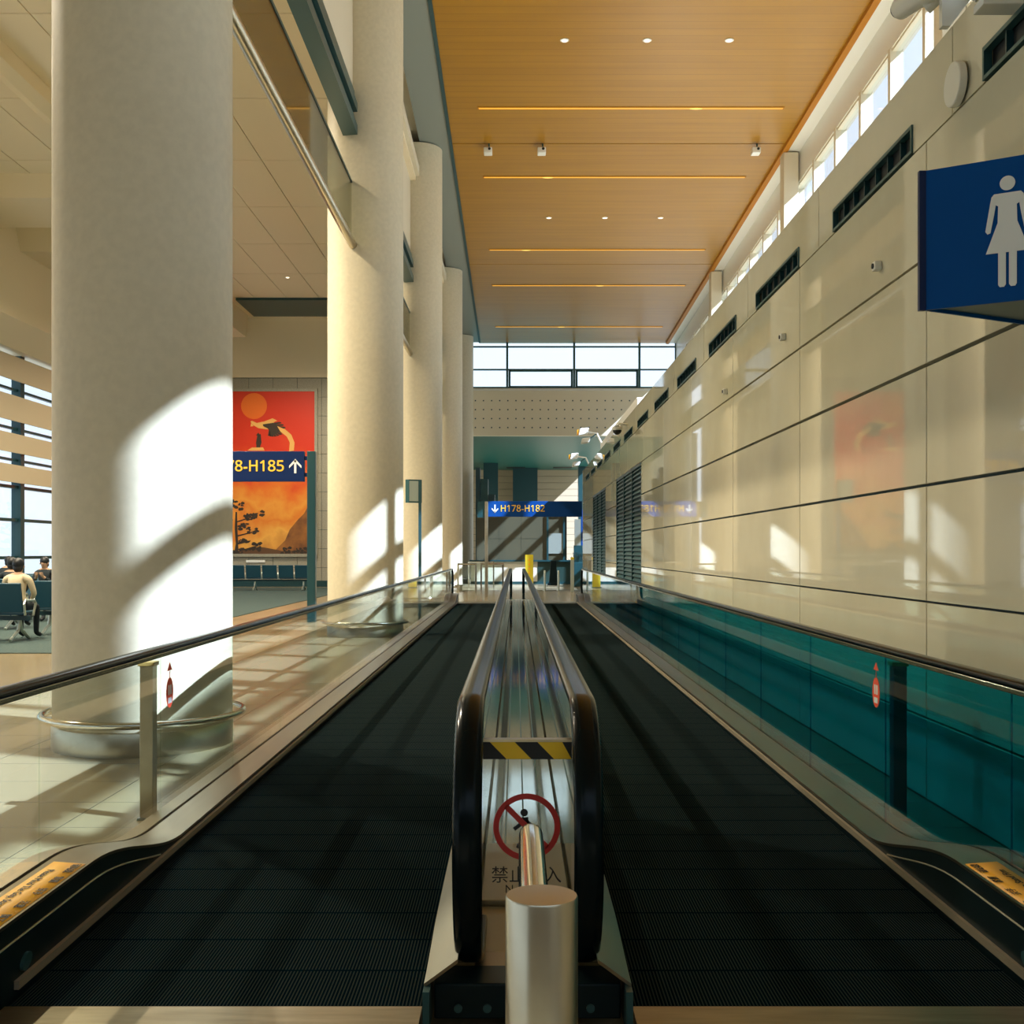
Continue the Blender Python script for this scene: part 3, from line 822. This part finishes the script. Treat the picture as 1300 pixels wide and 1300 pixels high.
MB().box(A.x - .012, A.x + .016, A.y - .012, A.y + .012, z0 - .002, z1 + .0).build('apex_edge', M['navy'], t)
# woman figure, in plate coordinates (u along the plate, z up)
dP = (B - A).normalized(); nP = Vector((dP.y, -dP.x))
def PP(u, z, o): q = A + dP * u + nP * o; return (q.x, q.y, z)
uc = .345
fg = MB()
def fpoly(pts):
    n = len(pts)
    fg.add([PP(u, z, .003) for u, z in pts] + [PP(u, z, .0055) for u, z in pts], [tuple(range(n)), tuple(range(2 * n - 1, n - 1, -1))] + [(i, i + n, (i + 1) % n + n, (i + 1) % n) for i in range(n)])
zt = z0
k_ = 1.0
hd = [(uc + .030 * math.cos(a), zt + .492 + .030 * math.sin(a)) for a in [2 * PI * q / 28 for q in range(28)]]
fpoly(hd)
fpoly([(uc - .052, zt + .452), (uc + .052, zt + .452), (uc + .062, zt + .440), (uc + .066, zt + .42), (uc + .036, zt + .40), (uc - .036, zt + .40), (uc - .066, zt + .42), (uc - .062, zt + .440)])
fpoly([(uc - .036, zt + .401), (uc + .036, zt + .401), (uc + .038, zt + .33), (uc - .038, zt + .33)])
fpoly([(uc - .038, zt + .331), (uc + .038, zt + .331), (uc + .084, zt + .205), (uc - .084, zt + .205)])
for s in (-1, 1):
    fpoly([(uc + s * .044, zt + .415), (uc + s * .066, zt + .42), (uc + s * .086, zt + .30), (uc + s * .078, zt + .288), (uc + s * .066, zt + .292), (uc + s * .052, zt + .365)])
    fpoly([(uc + s * .006, zt + .206), (uc + s * .036, zt + .206), (uc + s * .036, zt + .072), (uc + s * .030, zt + .062), (uc + s * .013, zt + .062), (uc + s * .006, zt + .072)])
fg.build('woman_figure', M['white'], fr)['label'] = 'white standing woman figure in a skirt'

# ------------------------------------------------------------------ poster
px0, px1, pz0, pz1 = -13.2, -8.27, 1.35, 8.02
yP = fy - .10
t = thing('poster', (px1, yP, pz0), 'tall red and orange poster of a flying bird over sunset hills', 'poster')
MB().box(px0, px1, yP, yP + .08, pz0, pz1).build('print', M['poster'], t)
fr = MB().box(px0 - .12, px1 + .12, yP - .03, yP + .1, pz1, pz1 + .12).box(px0 - .12, px1 + .12, yP - .03, yP + .1, pz0 - .12, pz0).box(px1, px1 + .12, yP - .03, yP + .1, pz0, pz1).box(px0 - .12, px0, yP - .03, yP + .1, pz0, pz1)
fr.build('frame', M['stone'], t)
def Q(px, py): return ((px - 655) / 1450 * yP, EYE - (py - 700) / 1450 * yP)
def flat(name, polys, mt, d):
    mb = MB()
    for k, p in enumerate(polys): mb.prism([Q(*q) for q in p], 'y', yP - d - .00005 * k, yP - d + .004)
    return mb.build(name, mt, t)
def disc(cx, cy, r, n=32): return [(cx + r * math.cos(2 * PI * k / n), cy + r * math.sin(2 * PI * k / n)) for k in range(n)]
flat('printed_sun', [disc(322.5, 515.5, 16.5)], M['p_sun'], .006)
flat('printed_hill', [[(345, 704), (352, 696), (362, 686), (368, 672), (378, 660), (386, 652), (391, 643), (397.5, 634), (397.5, 704)]], M['p_hill'], .007)
flat('printed_hill', [[(270, 704), (270, 698), (300, 700), (330, 694), (352, 698), (360, 700), (397, 697), (397, 704)]], M['p_brown'], .010)
pine = [[(297, 704), (299.5, 690), (298, 672), (299, 650), (301, 650), (301.5, 672), (303, 704)]]
def tuft(x, y, a, b, n):
    for k in range(n):
        cx_, cy_ = x + random.uniform(-a, a), y + random.uniform(-b, b); q = random.uniform(1.3, 2.9); n_ = 7
        pine.append([(cx_ + q * random.uniform(.6, 1.5) * math.cos(2 * PI * i / n_), cy_ + q * random.uniform(.4, 1.0) * math.sin(2 * PI * i / n_)) for i in range(n_)])
for x_, y_, a, b, n_ in ((299, 641, 9, 6, 26), (317, 656, 9, 4, 16), (328, 652, 6, 3, 9), (310, 668, 6, 4, 12), (320, 674, 7, 3, 11), (309, 686, 7, 3, 10), (325, 694, 7, 5, 16), (308, 700, 12, 4, 18), (289, 660, 6, 6, 10)):
    tuft(x_, y_, a, b, n_)
for p, q in (((300, 662), (322, 655)), ((300, 680), (320, 675)), ((301, 690), (318, 686)), ((300, 700), (328, 692))):
    pine.append([p, q, (q[0], q[1] + 1.2), (p[0], p[1] + 1.6)])
for k in range(9):
    tuft(360 + k * 4.4, 699, 2, 3.5, 4)
flat('printed_pine', pine, M['p_dark'], .012)
flat('printed_bird', [[(318, 535), (320, 534.2), (326, 537), (333, 535.5), (341, 534.5), (350, 537), (354, 541), (350, 545), (338, 545), (328, 543.5), (322, 540), (319, 537)],
                      [(319, 537), (322, 541), (318, 541.5)], [(333, 536), (346, 531), (352, 534), (345, 537)]], M['p_gold'], .008)
wing = []
for k in range(11):
    a = math.radians(-14 + k * 11); ln = 27 - abs(k - 3) * 1.6
    bx_, by_ = 334 + k * .9, 540 + k * .35
    ex, ey = bx_ + ln * math.cos(a), by_ + ln * .62 * math.sin(a)
    nx_, ny_ = -math.sin(a) * 1.3, math.cos(a) * 1.3
    wing.append([(bx_ - nx_, by_ - ny_), (ex - nx_ * .9, ey - ny_ * .9), (ex + 2, ey), (ex + nx_ * .9, ey + ny_ * .9), (bx_ + nx_, by_ + ny_)])
flat('printed_bird_wing', wing + [[(327, 552), (331, 551), (332, 562), (329, 571), (326, 571), (325, 562)], [(325, 553), (328, 549), (330, 553)]], M['p_dark'], .009)
tail = [(352, 541), (362, 545), (370, 552), (374, 562), (373, 572), (367, 573), (368, 562), (364, 554), (356, 548)]
flat('printed_bird_tail', [tail, [(314, 572), (320, 568), (334, 568), (336, 572)]], M['p_gold'], .010)
MB().box(Q(312, 0)[0], Q(336, 0)[0], fy - .05, fy - .01, Q(0, 714)[1], Q(0, 711)[1]).build('caption_plate', M['white'], t)

# ------------------------------------------------------------------ seats
def seating_row(n, label, group='waiting hall seating rows'):
    """back of the row faces -Y; origin on the floor at the row centre"""
    t = thing('seating_row', (0, 0, 0), label, 'seating', group)
    w = .60
    x0 = -n * w / 2
    for i in range(n):
        xc = x0 + (i + .5) * w
        MB().prism([(-.18, .42), (.28, .44), (.29, .48), (-.16, .47)], 'x', xc - .26, xc + .26).build('seat', M['seat'], t, .015)
        MB().prism([(-.21, .46), (-.17, .47), (-.27, .94), (-.31, .93)], 'x', xc - .27, xc + .27).build('backrest', M['seat'], t, .015)
    MB().box(x0, -x0, -.02, .06, .33, .40).build('beam', M['teal_dark'], t)
    for i in range(n + 1):
        xc = x0 + i * w
        MB().tube([(xc, -.20, .42), (xc, -.24, .60), (xc, -.20, .66), (xc, .16, .64), (xc, .20, .60), (xc, .10, .40)], .020, 8).build('armrest', M['alu'], t)
    for xc in ((x0 + .3 * w, -x0 - .3 * w) if n < 5 else (x0 + .5 * w, 0, -x0 - .5 * w)):
        MB().tube([(xc, -.34, .02), (xc, -.05, .16), (xc, .02, .36)], .026, 8).tube([(xc, .36, .02), (xc, .09, .16), (xc, .02, .36)], .026, 8).build('leg', M['alu'], t)
    return t
r1 = seating_row(3, 'dark teal seating row with a person in a cream top, backs turned this way')
r1.location = (-8.72, 18.4, .012)
r2 = copy_tree(r1); r2['label'] = 'dark teal seating row partly hidden by the huge column, nobody in it'
r2.location = (-7.40, 19.9, .012)
r3 = copy_tree(r1); r3['label'] = 'dark teal seating row where a dark-clothed person sits facing this way'
r3.location = (-9.80, 24.0, .012); r3.rotation_euler = (0, 0, PI)
r4 = copy_tree(r1); r4['label'] = 'dark teal seating row behind the cream-topped person, two dark heads above it'
r4.location = (-10.05, 21.2, .012)
r6 = copy_tree(r1); r6['label'] = 'dark teal seating row deep in the hall beside the tall windows'
r6.location = (-11.7, 26.0, .012)
r5 = seating_row(7, 'long dark teal seating row below the red poster')
r5.location = (-9.65, 42.2, .012)

# ------------------------------------------------------------------ people in the waiting hall
def person(label, loc, rz, shirt, trousers, tilt=0.0, bend=0.0, hands='lap', grp='people waiting in the seats'):
    t = thing('person', loc, label, 'person', grp)
    t.rotation_euler = (0, 0, rz)
    # seated skeleton, facing +Y, seat height .46
    hx = .10
    V = {}; E = []; Rr = {}
    def j(n, p, r, par=None):
        V[n] = p; Rr[n] = r
        if par: E.append((par, n))
    j('pelvis', (0, -.02, .56), .15)
    j('waist', (0, -.05, .72), .135, 'pelvis'); j('chest', (0, -.04 + bend * .3, .92), .155, 'waist')
    j('collar', (0, -.02 + bend * .5, 1.04), .085, 'chest'); j('neck', (0, .0 + bend * .6, 1.10), .052, 'collar')
    j('skull', (0, .02 + bend * .8, 1.19), .078, 'neck'); j('crown', (0, .02 + bend * .8, 1.28), .070, 'skull')
    for s, q in ((-1, 'l'), (1, 'r')):
        j('hip' + q, (s * .10, .02, .55), .095, 'pelvis'); j('knee' + q, (s * .13, .42, .54), .062, 'hip' + q)
        j('ankle' + q, (s * .13, .40, .10), .042, 'knee' + q); j('toe' + q, (s * .14, .56, .05), .036, 'ankle' + q)
        j('sh' + q, (s * .19, -.03 + bend * .4, 1.00), .062, 'collar')
        j('el' + q, (s * .25, .05, .76), .045, 'sh' + q)
        if hands == 'up': j('wr' + q, (s * .07, .27, .92), .030, 'el' + q); j('pa' + q, (s * .05, .31, .97), .034, 'wr' + q)
        else: j('wr' + q, (s * .11, .27, .66), .030, 'el' + q); j('pa' + q, (s * .08, .36, .64), .034, 'wr' + q)
        hp = Vector(V['pa' + q]); fdir = Vector((0, .03, .05)) if hands == 'up' else Vector((-s * .01, .05, -.015))
        for k in range(4):
            o_ = Vector(((k - 1.5) * .019, 0, 0)); ln = (.8, 1.0, .95, .7)[k]
            j('f%d' % k + q, hp + o_ * 1.1 + fdir * .7, .0095, 'pa' + q)
            j('g%d' % k + q, hp + o_ * 1.2 + fdir * (.7 + .6 * ln) + Vector((0, .006, -.012)), .0075, 'f%d' % k + q)
        j('th' + q, hp + Vector((-s * .035, .02, .02)), .010, 'pa' + q)
    names = list(V); idx = {n: i for i, n in enumerate(names)}
    me = bpy.data.meshes.new('body'); me.from_pydata([tuple(V[n]) for n in names], [(idx[a], idx[b]) for a, b in E], [])
    tmp = bpy.data.objects.new('tmp', me); col.objects.link(tmp)
    tmp.modifiers.new('s', 'SKIN'); sk = me.skin_vertices[0].data
    for n in names: sk[idx[n]].radius = (Rr[n], Rr[n])
    sk[idx['pelvis']].use_root = True
    sb_ = tmp.modifiers.new('u', 'SUBSURF'); sb_.levels = 2
    bpy.context.view_layer.update()
    m2 = bpy.data.meshes.new_from_object(tmp.evaluated_get(bpy.context.evaluated_depsgraph_get()))
    bpy.data.objects.remove(tmp); bpy.data.meshes.remove(me)
    m2.name = 'body'; m2.materials.clear()
    for mm in (M['skin'], shirt, trousers, M['ink']): m2.materials.append(mm)
    wr = Vector(V['wrr']); wl = Vector(V['wrl'])
    for p in m2.polygons:
        c = p.center; p.use_smooth = True
        near = min((c - wr).length, (c - wl).length, (c - Vector(V['par'])).length, (c - Vector(V['pal'])).length)
        near2 = min((c - Vector(V['gr'[0] + '1r'])).length, (c - Vector(V['g1l'])).length)
        if c.z > 1.075: p.material_index = 0
        elif near < .05 or near2 < .09: p.material_index = 0
        elif c.z < .12: p.material_index = 3
        elif c.z < .66 and (abs(c.x) < .2): p.material_index = 2
        else: p.material_index = 1
    body = bpy.data.objects.new('body', m2); col.objects.link(body); body.parent = t
    hy = .02 + bend * .8
    def kid(mb, name, mt):
        o = mb.build(name, mt); o.parent = t; return o
    h = MB().ball((0, hy - .022, 1.252), .092, .098, .095, 20, 12)
    h.ball((0, hy - .045, 1.18), .080, .060, .075, 16, 10)
    kid(h, 'hair', M['hair'])
    fc = MB().ball((0, hy + .088, 1.195), .013, .018, .020, 10, 8)
    kid(fc, 'nose', M['skin'])
    ey = MB().ball((-.030, hy + .072, 1.222), .011, .008, .006, 8, 6).ball((.030, hy + .072, 1.222), .011, .008, .006, 8, 6).ball((0, hy + .076, 1.155), .022, .006, .006, 8, 6)
    kid(ey, 'eyes_and_mouth', M['p_brown'])
    er = MB().ball((-.083, hy, 1.20), .010, .018, .026, 8, 8).ball((.083, hy, 1.20), .010, .018, .026, 8, 8)
    kid(er, 'ears', M['skin'])
    return t
person('person in a cream top seated with back turned', (-8.12, 18.62, 0), .0, M['cloth_white'], M['cloth_black'], 0, .03)
person('dark-haired person in black seated beyond the cream-topped one', (-9.45, 21.42, 0), .1, M['cloth_black'], M['cloth_blue'])
person('person with lowered dark head at the picture edge, seated', (-11.7, 26.22, 0), -.3, M['cloth_black'], M['cloth_black'], 0, .1)
person('person in black seated facing this way with raised hands', (-9.80, 23.78, 0), PI, M['cloth_black'], M['cloth_black'], 0, .04, 'up')

# ------------------------------------------------------------------ far concourse beyond the walkways
# booth: pale counter below, dark glossy cladding above
yB = 50.5
t = thing('service_booth', (-.6, yB, 0), 'low pale booth with dark glossy cladding beyond the walkway end', 'booth')
MB().box(-2.0, 2.10, yB, yB + .3, .12, 1.0).build('counter_front', M['counter'], t)
MB().box(-2.0, 3.3, yB - .02, yB + .3, 0, .12).build('kickboard', M['teal_dark'], t)
MB().box(-2.05, 3.3, yB - .12, yB + .3, 1.0, 1.07).build('counter_top', M['teal_dark'], t)
MB().box(.95, 3.3, yB - .01, yB + .3, .12, 1.0).build('shaded_counter', M['counter_shade'], t)  # rest of the same counter, its shade put into a dark green colour
up = MB()
for i in range(4): up.box(-1.75 + i * .99, -.77 + i * .99, yB + .02, yB + .06, 1.07, 2.0).box(-1.75 + i * .99, -.77 + i * .99, yB + .02, yB + .06, 2.015, 3.1)
up.build('clad_panel', M['dark_clad'], t)
MB().box(-1.78, 2.25, yB + .06, yB + .12, 1.07, 3.1).build('clad_frame', M['joint'], t)
fr = MB()
for x in (1.40, 2.12): fr.box(x - .04, x + .04, yB - .06, yB + .02, 1.07, 3.1)
fr.box(1.4, 2.12, yB - .06, yB + .02, 3.04, 3.1)
fr.build('window_frame', M['teal_dark'], t)
MB().box(1.44, 2.08, yB - .03, yB + .0, 1.35, 2.25).build('notice_board', M['soffit_grey'], t)
# dark tower and planter behind the last column
t = thing('dark_kiosk', (-1.4, 51.5, 0), 'tall dark kiosk between the last column and the booth', 'kiosk')
MB().box(-1.80, -1.60, 51.0, 51.7, 0, 5.2).build('kiosk_panel', M['teal_dark'], t)
MB().box(-1.59, -1.25, 51.2, 51.9, 0, 4.7).build('kiosk_panel', M['guide'], t)
MB().box(-1.24, -.95, 51.1, 51.9, 0, 4.0).build('kiosk_panel', M['teal_dark'], t)
# yellow pillar sign
t = thing('yellow_pillar', (.53, 45.5, 0), 'yellow standing pillar in front of the booth', 'sign')
MB().box(.37, .69, 45.4, 45.6, 0, 1.32).build('pillar_body', M['yellow_box'], t, .01)
rd = MB()
for k in range(4): rd.box(.50, .56, 45.392, 45.399, .55 + k * .17, .64 + k * .17)
rd.build('pillar_marks', M['orange_st'], t)
MB().box(.33, .73, 45.35, 45.65, 0, .03).build('pillar_foot', M['guide'], t)
# small steel bollards
for px, d, lb in ((691.5, 42.5, 'slim steel bollard nearer the yellow pillar'), (709.0, 42.5, 'slim steel bollard farther from the yellow pillar')):
    x = (px - 655) / 1450 * d
    t = thing('bollard', (x, d, 0), lb, 'bollard', 'slim bollards beyond the walkway')
    MB().lathe([(.04, .01), (.04, .72), (.03, .745)], (x, d, 0), 20).build('bollard_tube', M['alu'], t)
    MB().lathe([(.09, 0), (.09, .012)], (x, d, 0), 20).build('bollard_base', M['alu'], t)
x = (726.5 - 655) / 1450 * 41
t = thing('barrier_post', (x, 41, 0), 'pale square post with a yellow top beyond the walkway end', 'post')
MB().box(x - .06, x + .06, 40.94, 41.06, 0, 1.15).build('post_shaft', M['alu'], t)
MB().box(x - .06, x + .06, 40.94, 41.06, 1.15, 1.24).build('post_top', M['yellow_box'], t)
# rails with glass around the landing
def rail(x0, x1, y, label, h=1.0):
    t = thing('glass_barrier', ((x0 + x1) / 2, y, 0), label, 'barrier', 'glass barriers beyond the walkway')
    for x in (x0, x1): MB().box(x - .03, x + .03, y - .03, y + .03, 0, h).build('barrier_leg', M['chrome'], t)
    MB().tube([(x0 - .03, y, h + .02), (x1 + .03, y, h + .02)], .03, 12).build('top_rail', M['chrome'], t)
    MB().box(x0 + .05, x1 - .05, y - .006, y + .006, .12, h - .06).build('barrier_glass', M['g_clear'], t)
rail(-1.95, -1.35, 38.5, 'steel-framed glass barrier beside the fourth column')
rail(-1.20, -.45, 39.5, 'steel-framed glass barrier below the bright blue sign')
rail(-1.9, -.9, 46.0, 'steel-framed glass barrier close to the booth counter')
# blue notice stand and a dark totem at the end of the panelled wall
x = (742.0 - 655) / 1450 * 48
t = thing('blue_notice_stand', (x, 48, 0), 'blue notice stand beside the end of the panelled wall', 'sign')
MB().box(x - .14, x + .16, 47.95, 48.05, 1.7, 3.2).build('notice_panel', M['blue_lit'], t)
MB().box(x - .42, x - .16, 47.95, 48.05, 1.7, 2.8).build('grey_panel', M['alu'], t)
MB().box(x - .45, x + .18, 47.9, 48.1, 0, 1.7).build('stand_body', M['teal_dark'], t)
t = thing('plant_box', (x - .25, 47.2, 0), 'dark planter with low foliage in front of the blue notice stand', 'planter')
MB().box(x - .62, x + .1, 47.0, 47.5, 0, 1.0).build('planter_box', M['teal_dark'], t, .02)
lf = MB()
for k in range(60):
    a = random.uniform(0, 2 * PI); q = random.uniform(0, .3); bx_ = x - .26 + q * math.cos(a); by_ = 47.25 + .5 * q * math.sin(a)
    h_ = random.uniform(.15, .5); dx = random.uniform(-.2, .2)
    lf.add([(bx_ - .02, by_, 1.0), (bx_ + .02, by_, 1.0), (bx_ + dx + .015, by_ - .03, 1.0 + h_ * .7), (bx_ + dx * 1.4, by_, 1.0 + h_)], [(0, 1, 2), (0, 2, 3)])
lf.build('foliage', M['guide'], t)
# staff podium dark box behind the bollards
t = thing('dark_cabinet', (1.55, 49.0, 0), 'dark slim cabinet standing behind the bollards', 'cabinet')
MB().prism([(1.42, .1), (1.78, .1), (1.72, 1.05), (1.50, 1.05)], 'y', 48.9, 49.2).build('cabinet_body', M['black'], t)
MB().box(1.36, 1.84, 48.85, 49.25, 0, .1).build('cabinet_base', M['black'], t)

# ------------------------------------------------------------------ on and above the panelled wall
for i, (a, b) in enumerate(VENTS):
    if b < .9 or a > 40: continue
    o = ['second', 'third', 'fourth', 'fifth', 'sixth', 'seventh', 'eighth', 'ninth', 'tenth', 'eleventh', 'twelfth', 'thirteenth']
    lb = {0: 'dark slot vent above the camera side of the restroom sign', 1: 'dark slot vent beside the round white disc, high on the wall', 2: 'long dark slot vent just beyond the restroom sign, high on the wall'}.get(i, 'dark slot vent high on the panelled wall, %s along after the restroom sign' % (o[min(i - 3, 11)]))
    t = thing('air_vent', (WX, (a + b) / 2, 3.87), lb, 'vent', 'slot vents along the top of the wall')
    MB().box(WX - .012, WX + .03, a, b, 4.005, 4.028).box(WX - .012, WX + .03, a, b, 3.858, 3.878).box(WX - .012, WX + .03, a, a + .02, 3.878, 4.005).box(WX - .012, WX + .03, b - .02, b, 3.878, 4.005).build('vent_frame', M['guide'], t)
    MB().box(WX + .04, WX + .052, a + .01, b - .01, 3.868, 4.015).build('vent_back', M['ink'], t)
    for k in range(1, 7):
        yv = a + (b - a) * k / 7
        MB().box(WX + .004, WX + .04, yv - .006, yv + .006, 3.878, 4.005).build('vent_blade', M['teal_dark'], t)

t = thing('wall_disc', (WX, 6.15, 3.97), 'round white disc mounted high on the panelled wall beside a vent', 'speaker')
dk = MB().cyl((WX - .055, 6.15, 3.965), (WX - .012, 6.15, 3.965), .118, None, 40).build('disc_face', M['white_paint'], t, .006)
MB().cyl((WX - .012, 6.15, 3.965), (WX, 6.15, 3.965), .09, None, 32).build('disc_mount', M['teal_dark'], t)

for (px, py, lb) in ((1118, 338, 'small white sensor box on the wall beyond the restroom sign'), (997, 428, 'small white sensor box on the wall below the third slot vent'), (923, 497, 'small white sensor box on the wall below the fourth slot vent')):
    yy = WX * 1450 / (px - 655); zz = EYE - (py - 700) / 1450 * yy
    t = thing('wall_sensor', (WX, yy, zz), lb, 'sensor', 'small sensors on the panelled wall')
    MB().box(WX - .05, WX, yy - .035, yy + .035, zz - .03, zz + .03).build('sensor_body', M['white_paint'], t, .008)
    MB().cyl((WX - .058, yy, zz), (WX - .05, yy, zz), .018, None, 16).build('sensor_lens', M['ink'], t)

# surveillance camera on a bracket at the top of the wall near the camera
t = thing('security_camera', (WX, 5.5, 4.1), 'white security camera on a bracket above the restroom sign', 'camera')
MB().box(2.21, WX + .12, 5.40, 5.52, 4.04, 4.08).build('bracket_tray', M['white_paint'], t, .004)
MB().box(2.24, 2.36, 5.44, 5.50, 4.08, 4.20).build('bracket_block', M['white_paint'], t, .008)
MB().tube([(2.22, 5.47, 4.11), (2.16, 5.50, 4.16), (2.08, 5.56, 4.17), (2.02, 5.62, 4.12)], .03, 14).build('bracket_arm', M['white_paint'], t)
hs = MB().cyl((2.02, 5.44, 4.155), (1.97, 5.85, 4.23), .055, None, 20)
hs.build('camera_housing', M['white_paint'], t, .006)
MB().cyl((1.967, 5.852, 4.2305), (1.964, 5.872, 4.234), .042, None, 20).build('camera_lens', M['ink'], t)
MB().prism([(2.06, 3.99), (2.10, 3.99), (2.20, 4.12), (2.16, 4.16), (2.06, 4.14)], 'y', 5.52, 5.56).build('bracket_plate', M['white_paint'], t)
# dome camera half-way along the wall
yy, zz = 24.6, 4.06
t = thing('dome_camera', (WX, yy, zz), 'dark dome camera on an arm above the louvred door', 'camera')
MB().tube([(WX, yy, zz + .12), (WX - .18, yy, zz + .14), (WX - .22, yy, zz + .06)], .025, 10).build('dome_arm', M['white_paint'], t)
MB().lathe([(.10, .0), (.11, .03), (.10, .07)], (WX - .22, yy, zz), 24).build('dome_collar', M['white_paint'], t)
MB().ball((WX - .22, yy, zz), .095, .095, .10, 20, 12).build('dome_bubble', M['ink'], t)

# flood lights on arms along the wall top: lamp bodies aimed at the ceiling
def flood(x, y, z, label, watts):
    t = thing('flood_light', (x, y, z), label, 'light', 'flood lights on top of the panelled wall')
    MB().box(x - .16, x + .16, y - .12, y + .12, z, z + .02).build('base_plate', M['white_paint'], t)
    MB().box(x - .15, x - .13, y - .03, y + .03, z + .02, z + .24).box(x + .13, x + .15, y - .03, y + .03, z + .02, z + .24).build('yoke', M['white_paint'], t)
    MB().prism([(x - .12, z + .14), (x + .12, z + .14), (x + .125, z + .27), (x - .125, z + .27)], 'y', y - .10, y + .10).build('lamp_housing', M['white_paint'], t, .01)
    MB().box(x - .11, x + .11, y - .085, y + .085, z + .271, z + .275).build('lamp_lens', M['lamp'], t)
    ld = bpy.data.lights.new('flood_lamp', 'SPOT'); ld.energy = watts; ld.color = (1.0, .84, .60)
    ld.spot_size = math.radians(165); ld.spot_blend = .7; ld.shadow_soft_size = .30
    lo = bpy.data.objects.new('flood_lamp', ld); col.objects.link(lo); lo.parent = t
    lo.location = (0, 0, .36); lo.rotation_euler = (PI, 0, 0)
FW = 300
fl = [(5.2, 3, 'hidden on the wall roof above the restroom sign'), (5.2, 11, 'on the wall roof above the wall sensors'), (5.2, 19, 'on the wall roof level with the second column'),
      (5.2, 27, 'on the wall roof behind the louvred door'), (5.2, 35, 'on the wall roof near its far end')]
for x, y, w in fl: flood(x, y, 4.30, 'white flood light ' + w, FW)
for y, zz, lb in ((33.6, 4.62, 'white flood light on an arm leaning out over the wall top, upper of the two'), (38.9, 4.34, 'white flood light cluster at the far end of the wall top, lower of the two')):
    t = thing('arm_light', (WX + .1, y, zz), lb, 'light', 'arm lights leaning over the wall top')
    MB().tube([(WX + .12, y, zz), (WX - .02, y, zz + .30), (WX - .32, y, zz + .34)], .03, 10).build('arm', M['white_paint'], t)
    MB().prism([(WX - .58, zz + .22), (WX - .30, zz + .28), (WX - .26, zz + .46), (WX - .52, zz + .44)], 'y', y - .12, y + .12).build('lamp_head', M['white_paint'], t, .02)
    MB().prism([(WX - .50, zz - .02), (WX - .26, zz + .02), (WX - .22, zz + .16), (WX - .46, zz + .14)], 'y', y - .22, y + .02).build('lamp_head', M['white_paint'], t, .02)
    MB().tube([(WX - .04, y, zz + .28), (WX - .30, y - .1, zz + .08)], .02, 10).build('arm', M['guide'], t)
    MB().box(WX - .60, WX - .56, y - .09, y + .09, zz + .25, zz + .40).build('lamp_lens', M['red'] if False else M['orange_st'], t)

# ------------------------------------------------------------------ ceiling fittings
ords = ['first', 'second', 'third', 'fourth', 'fifth']
for i, y in enumerate((27.6, 32.2, 39.05, 43.6, 50.4)):
    t = thing('ceiling_slot_light', (2.78, y, zc(y)), 'thin amber light slot across the orange ceiling, %s from the camera' % ords[i], 'light', 'light slots across the orange ceiling')
    MB().box(-.93, 6.48, y - .07, y + .07, zc(y) - .012, zc(y) + .004).build('slot_trim', M['orange_trim'], t)
    MB().box(-.90, 6.45, y - .045, y + .045, zc(y) - .016, zc(y) - .012).build('slot_diffuser', M['slot'], t)
    xx = (4.35, .9, .35, 3.2, 2.0)[i]
    MB().ball((xx, y, zc(y) - .018), .16, .05, .012, 16, 8).build('slot_bulb', emit('slot_bulb_%d' % i, (1, .62, .12), 1.3) if i == 0 else bpy.data.materials['slot_bulb_0'], t)
dl = MB
for r, y in (('nearer', 24.2), ('farther', 35.7)):
    for n_, x in (('closest to the columns', 1.03), ('in the middle', 2.78), ('closest to the clerestory', 4.52)):
        z = zc(y)
        t = thing('downlight', (x, y, z), 'small round downlight in the %s row, the one %s' % (r, n_), 'light', 'downlights in the orange ceiling')
        MB().lathe([(.065, -.012), (.095, -.012), (.095, .0)], (x, y, z), 24).build('trim_ring', M['white_paint'], t)
        MB().lathe([(.055, -.018), (.06, -.011)], (x, y, z), 20).build('lens', M['lamp'], t)
for x, lb in ((-.72, 'small white camera hung from the orange ceiling nearest the columns'), (.68, 'small white camera hung from the orange ceiling, middle one'), (6.27, 'small white camera hung from the orange ceiling by the clerestory')):
    y = 29.8; z = zc(y)
    t = thing('ceiling_camera', (x, y, z), lb, 'camera', 'cameras hung on the ceiling seam')
    MB().cyl((x + .02, y, z), (x + .02, y, z - .14), .02, None, 10).build('hanger', M['guide'], t)
    MB().box(x - .12, x + .10, y - .12, y + .16, z - .27, z - .12).build('camera_body', M['white_paint'], t, .02)
    MB().cyl((x + .03, y - .13, z - .17), (x + .03, y - .12, z - .17), .035, None, 14).build('camera_lens', M['ink'], t)

# fill lamps added to brighten the waiting hall, built as ceiling downlights
def hall_fill_lamp(x, y, lb, w):
    z = 11.05
    t = thing('downlight', (x, y, z), lb, 'light', 'added fill downlights in the white ceiling')
    MB().lathe([(.065, -.012), (.095, -.012), (.095, .0)], (x, y, z), 24).build('trim_ring', M['white_paint'], t)
    MB().lathe([(.055, -.018), (.06, -.011)], (x, y, z), 20).build('lens', M['lamp'], t)
    ld = bpy.data.lights.new('hall_fill_spot', 'SPOT'); ld.energy = w; ld.color = (1, .88, .68); ld.spot_size = math.radians(150); ld.spot_blend = .6; ld.shadow_soft_size = .08
    lo = bpy.data.objects.new('hall_fill_spot', ld); col.objects.link(lo); lo.parent = t; lo.location = (0, 0, -.08)
k = 0
for y in (14.5, 21.0, 30.0, 40.0):
    for x in (-8.0, -11.6):
        hall_fill_lamp(x, y, 'added fill downlight in the white ceiling, %s row from the camera, %s' % (ords[k // 2], 'nearer the columns' if x > -9 else 'nearer the tall windows'), 3000)
        k += 1
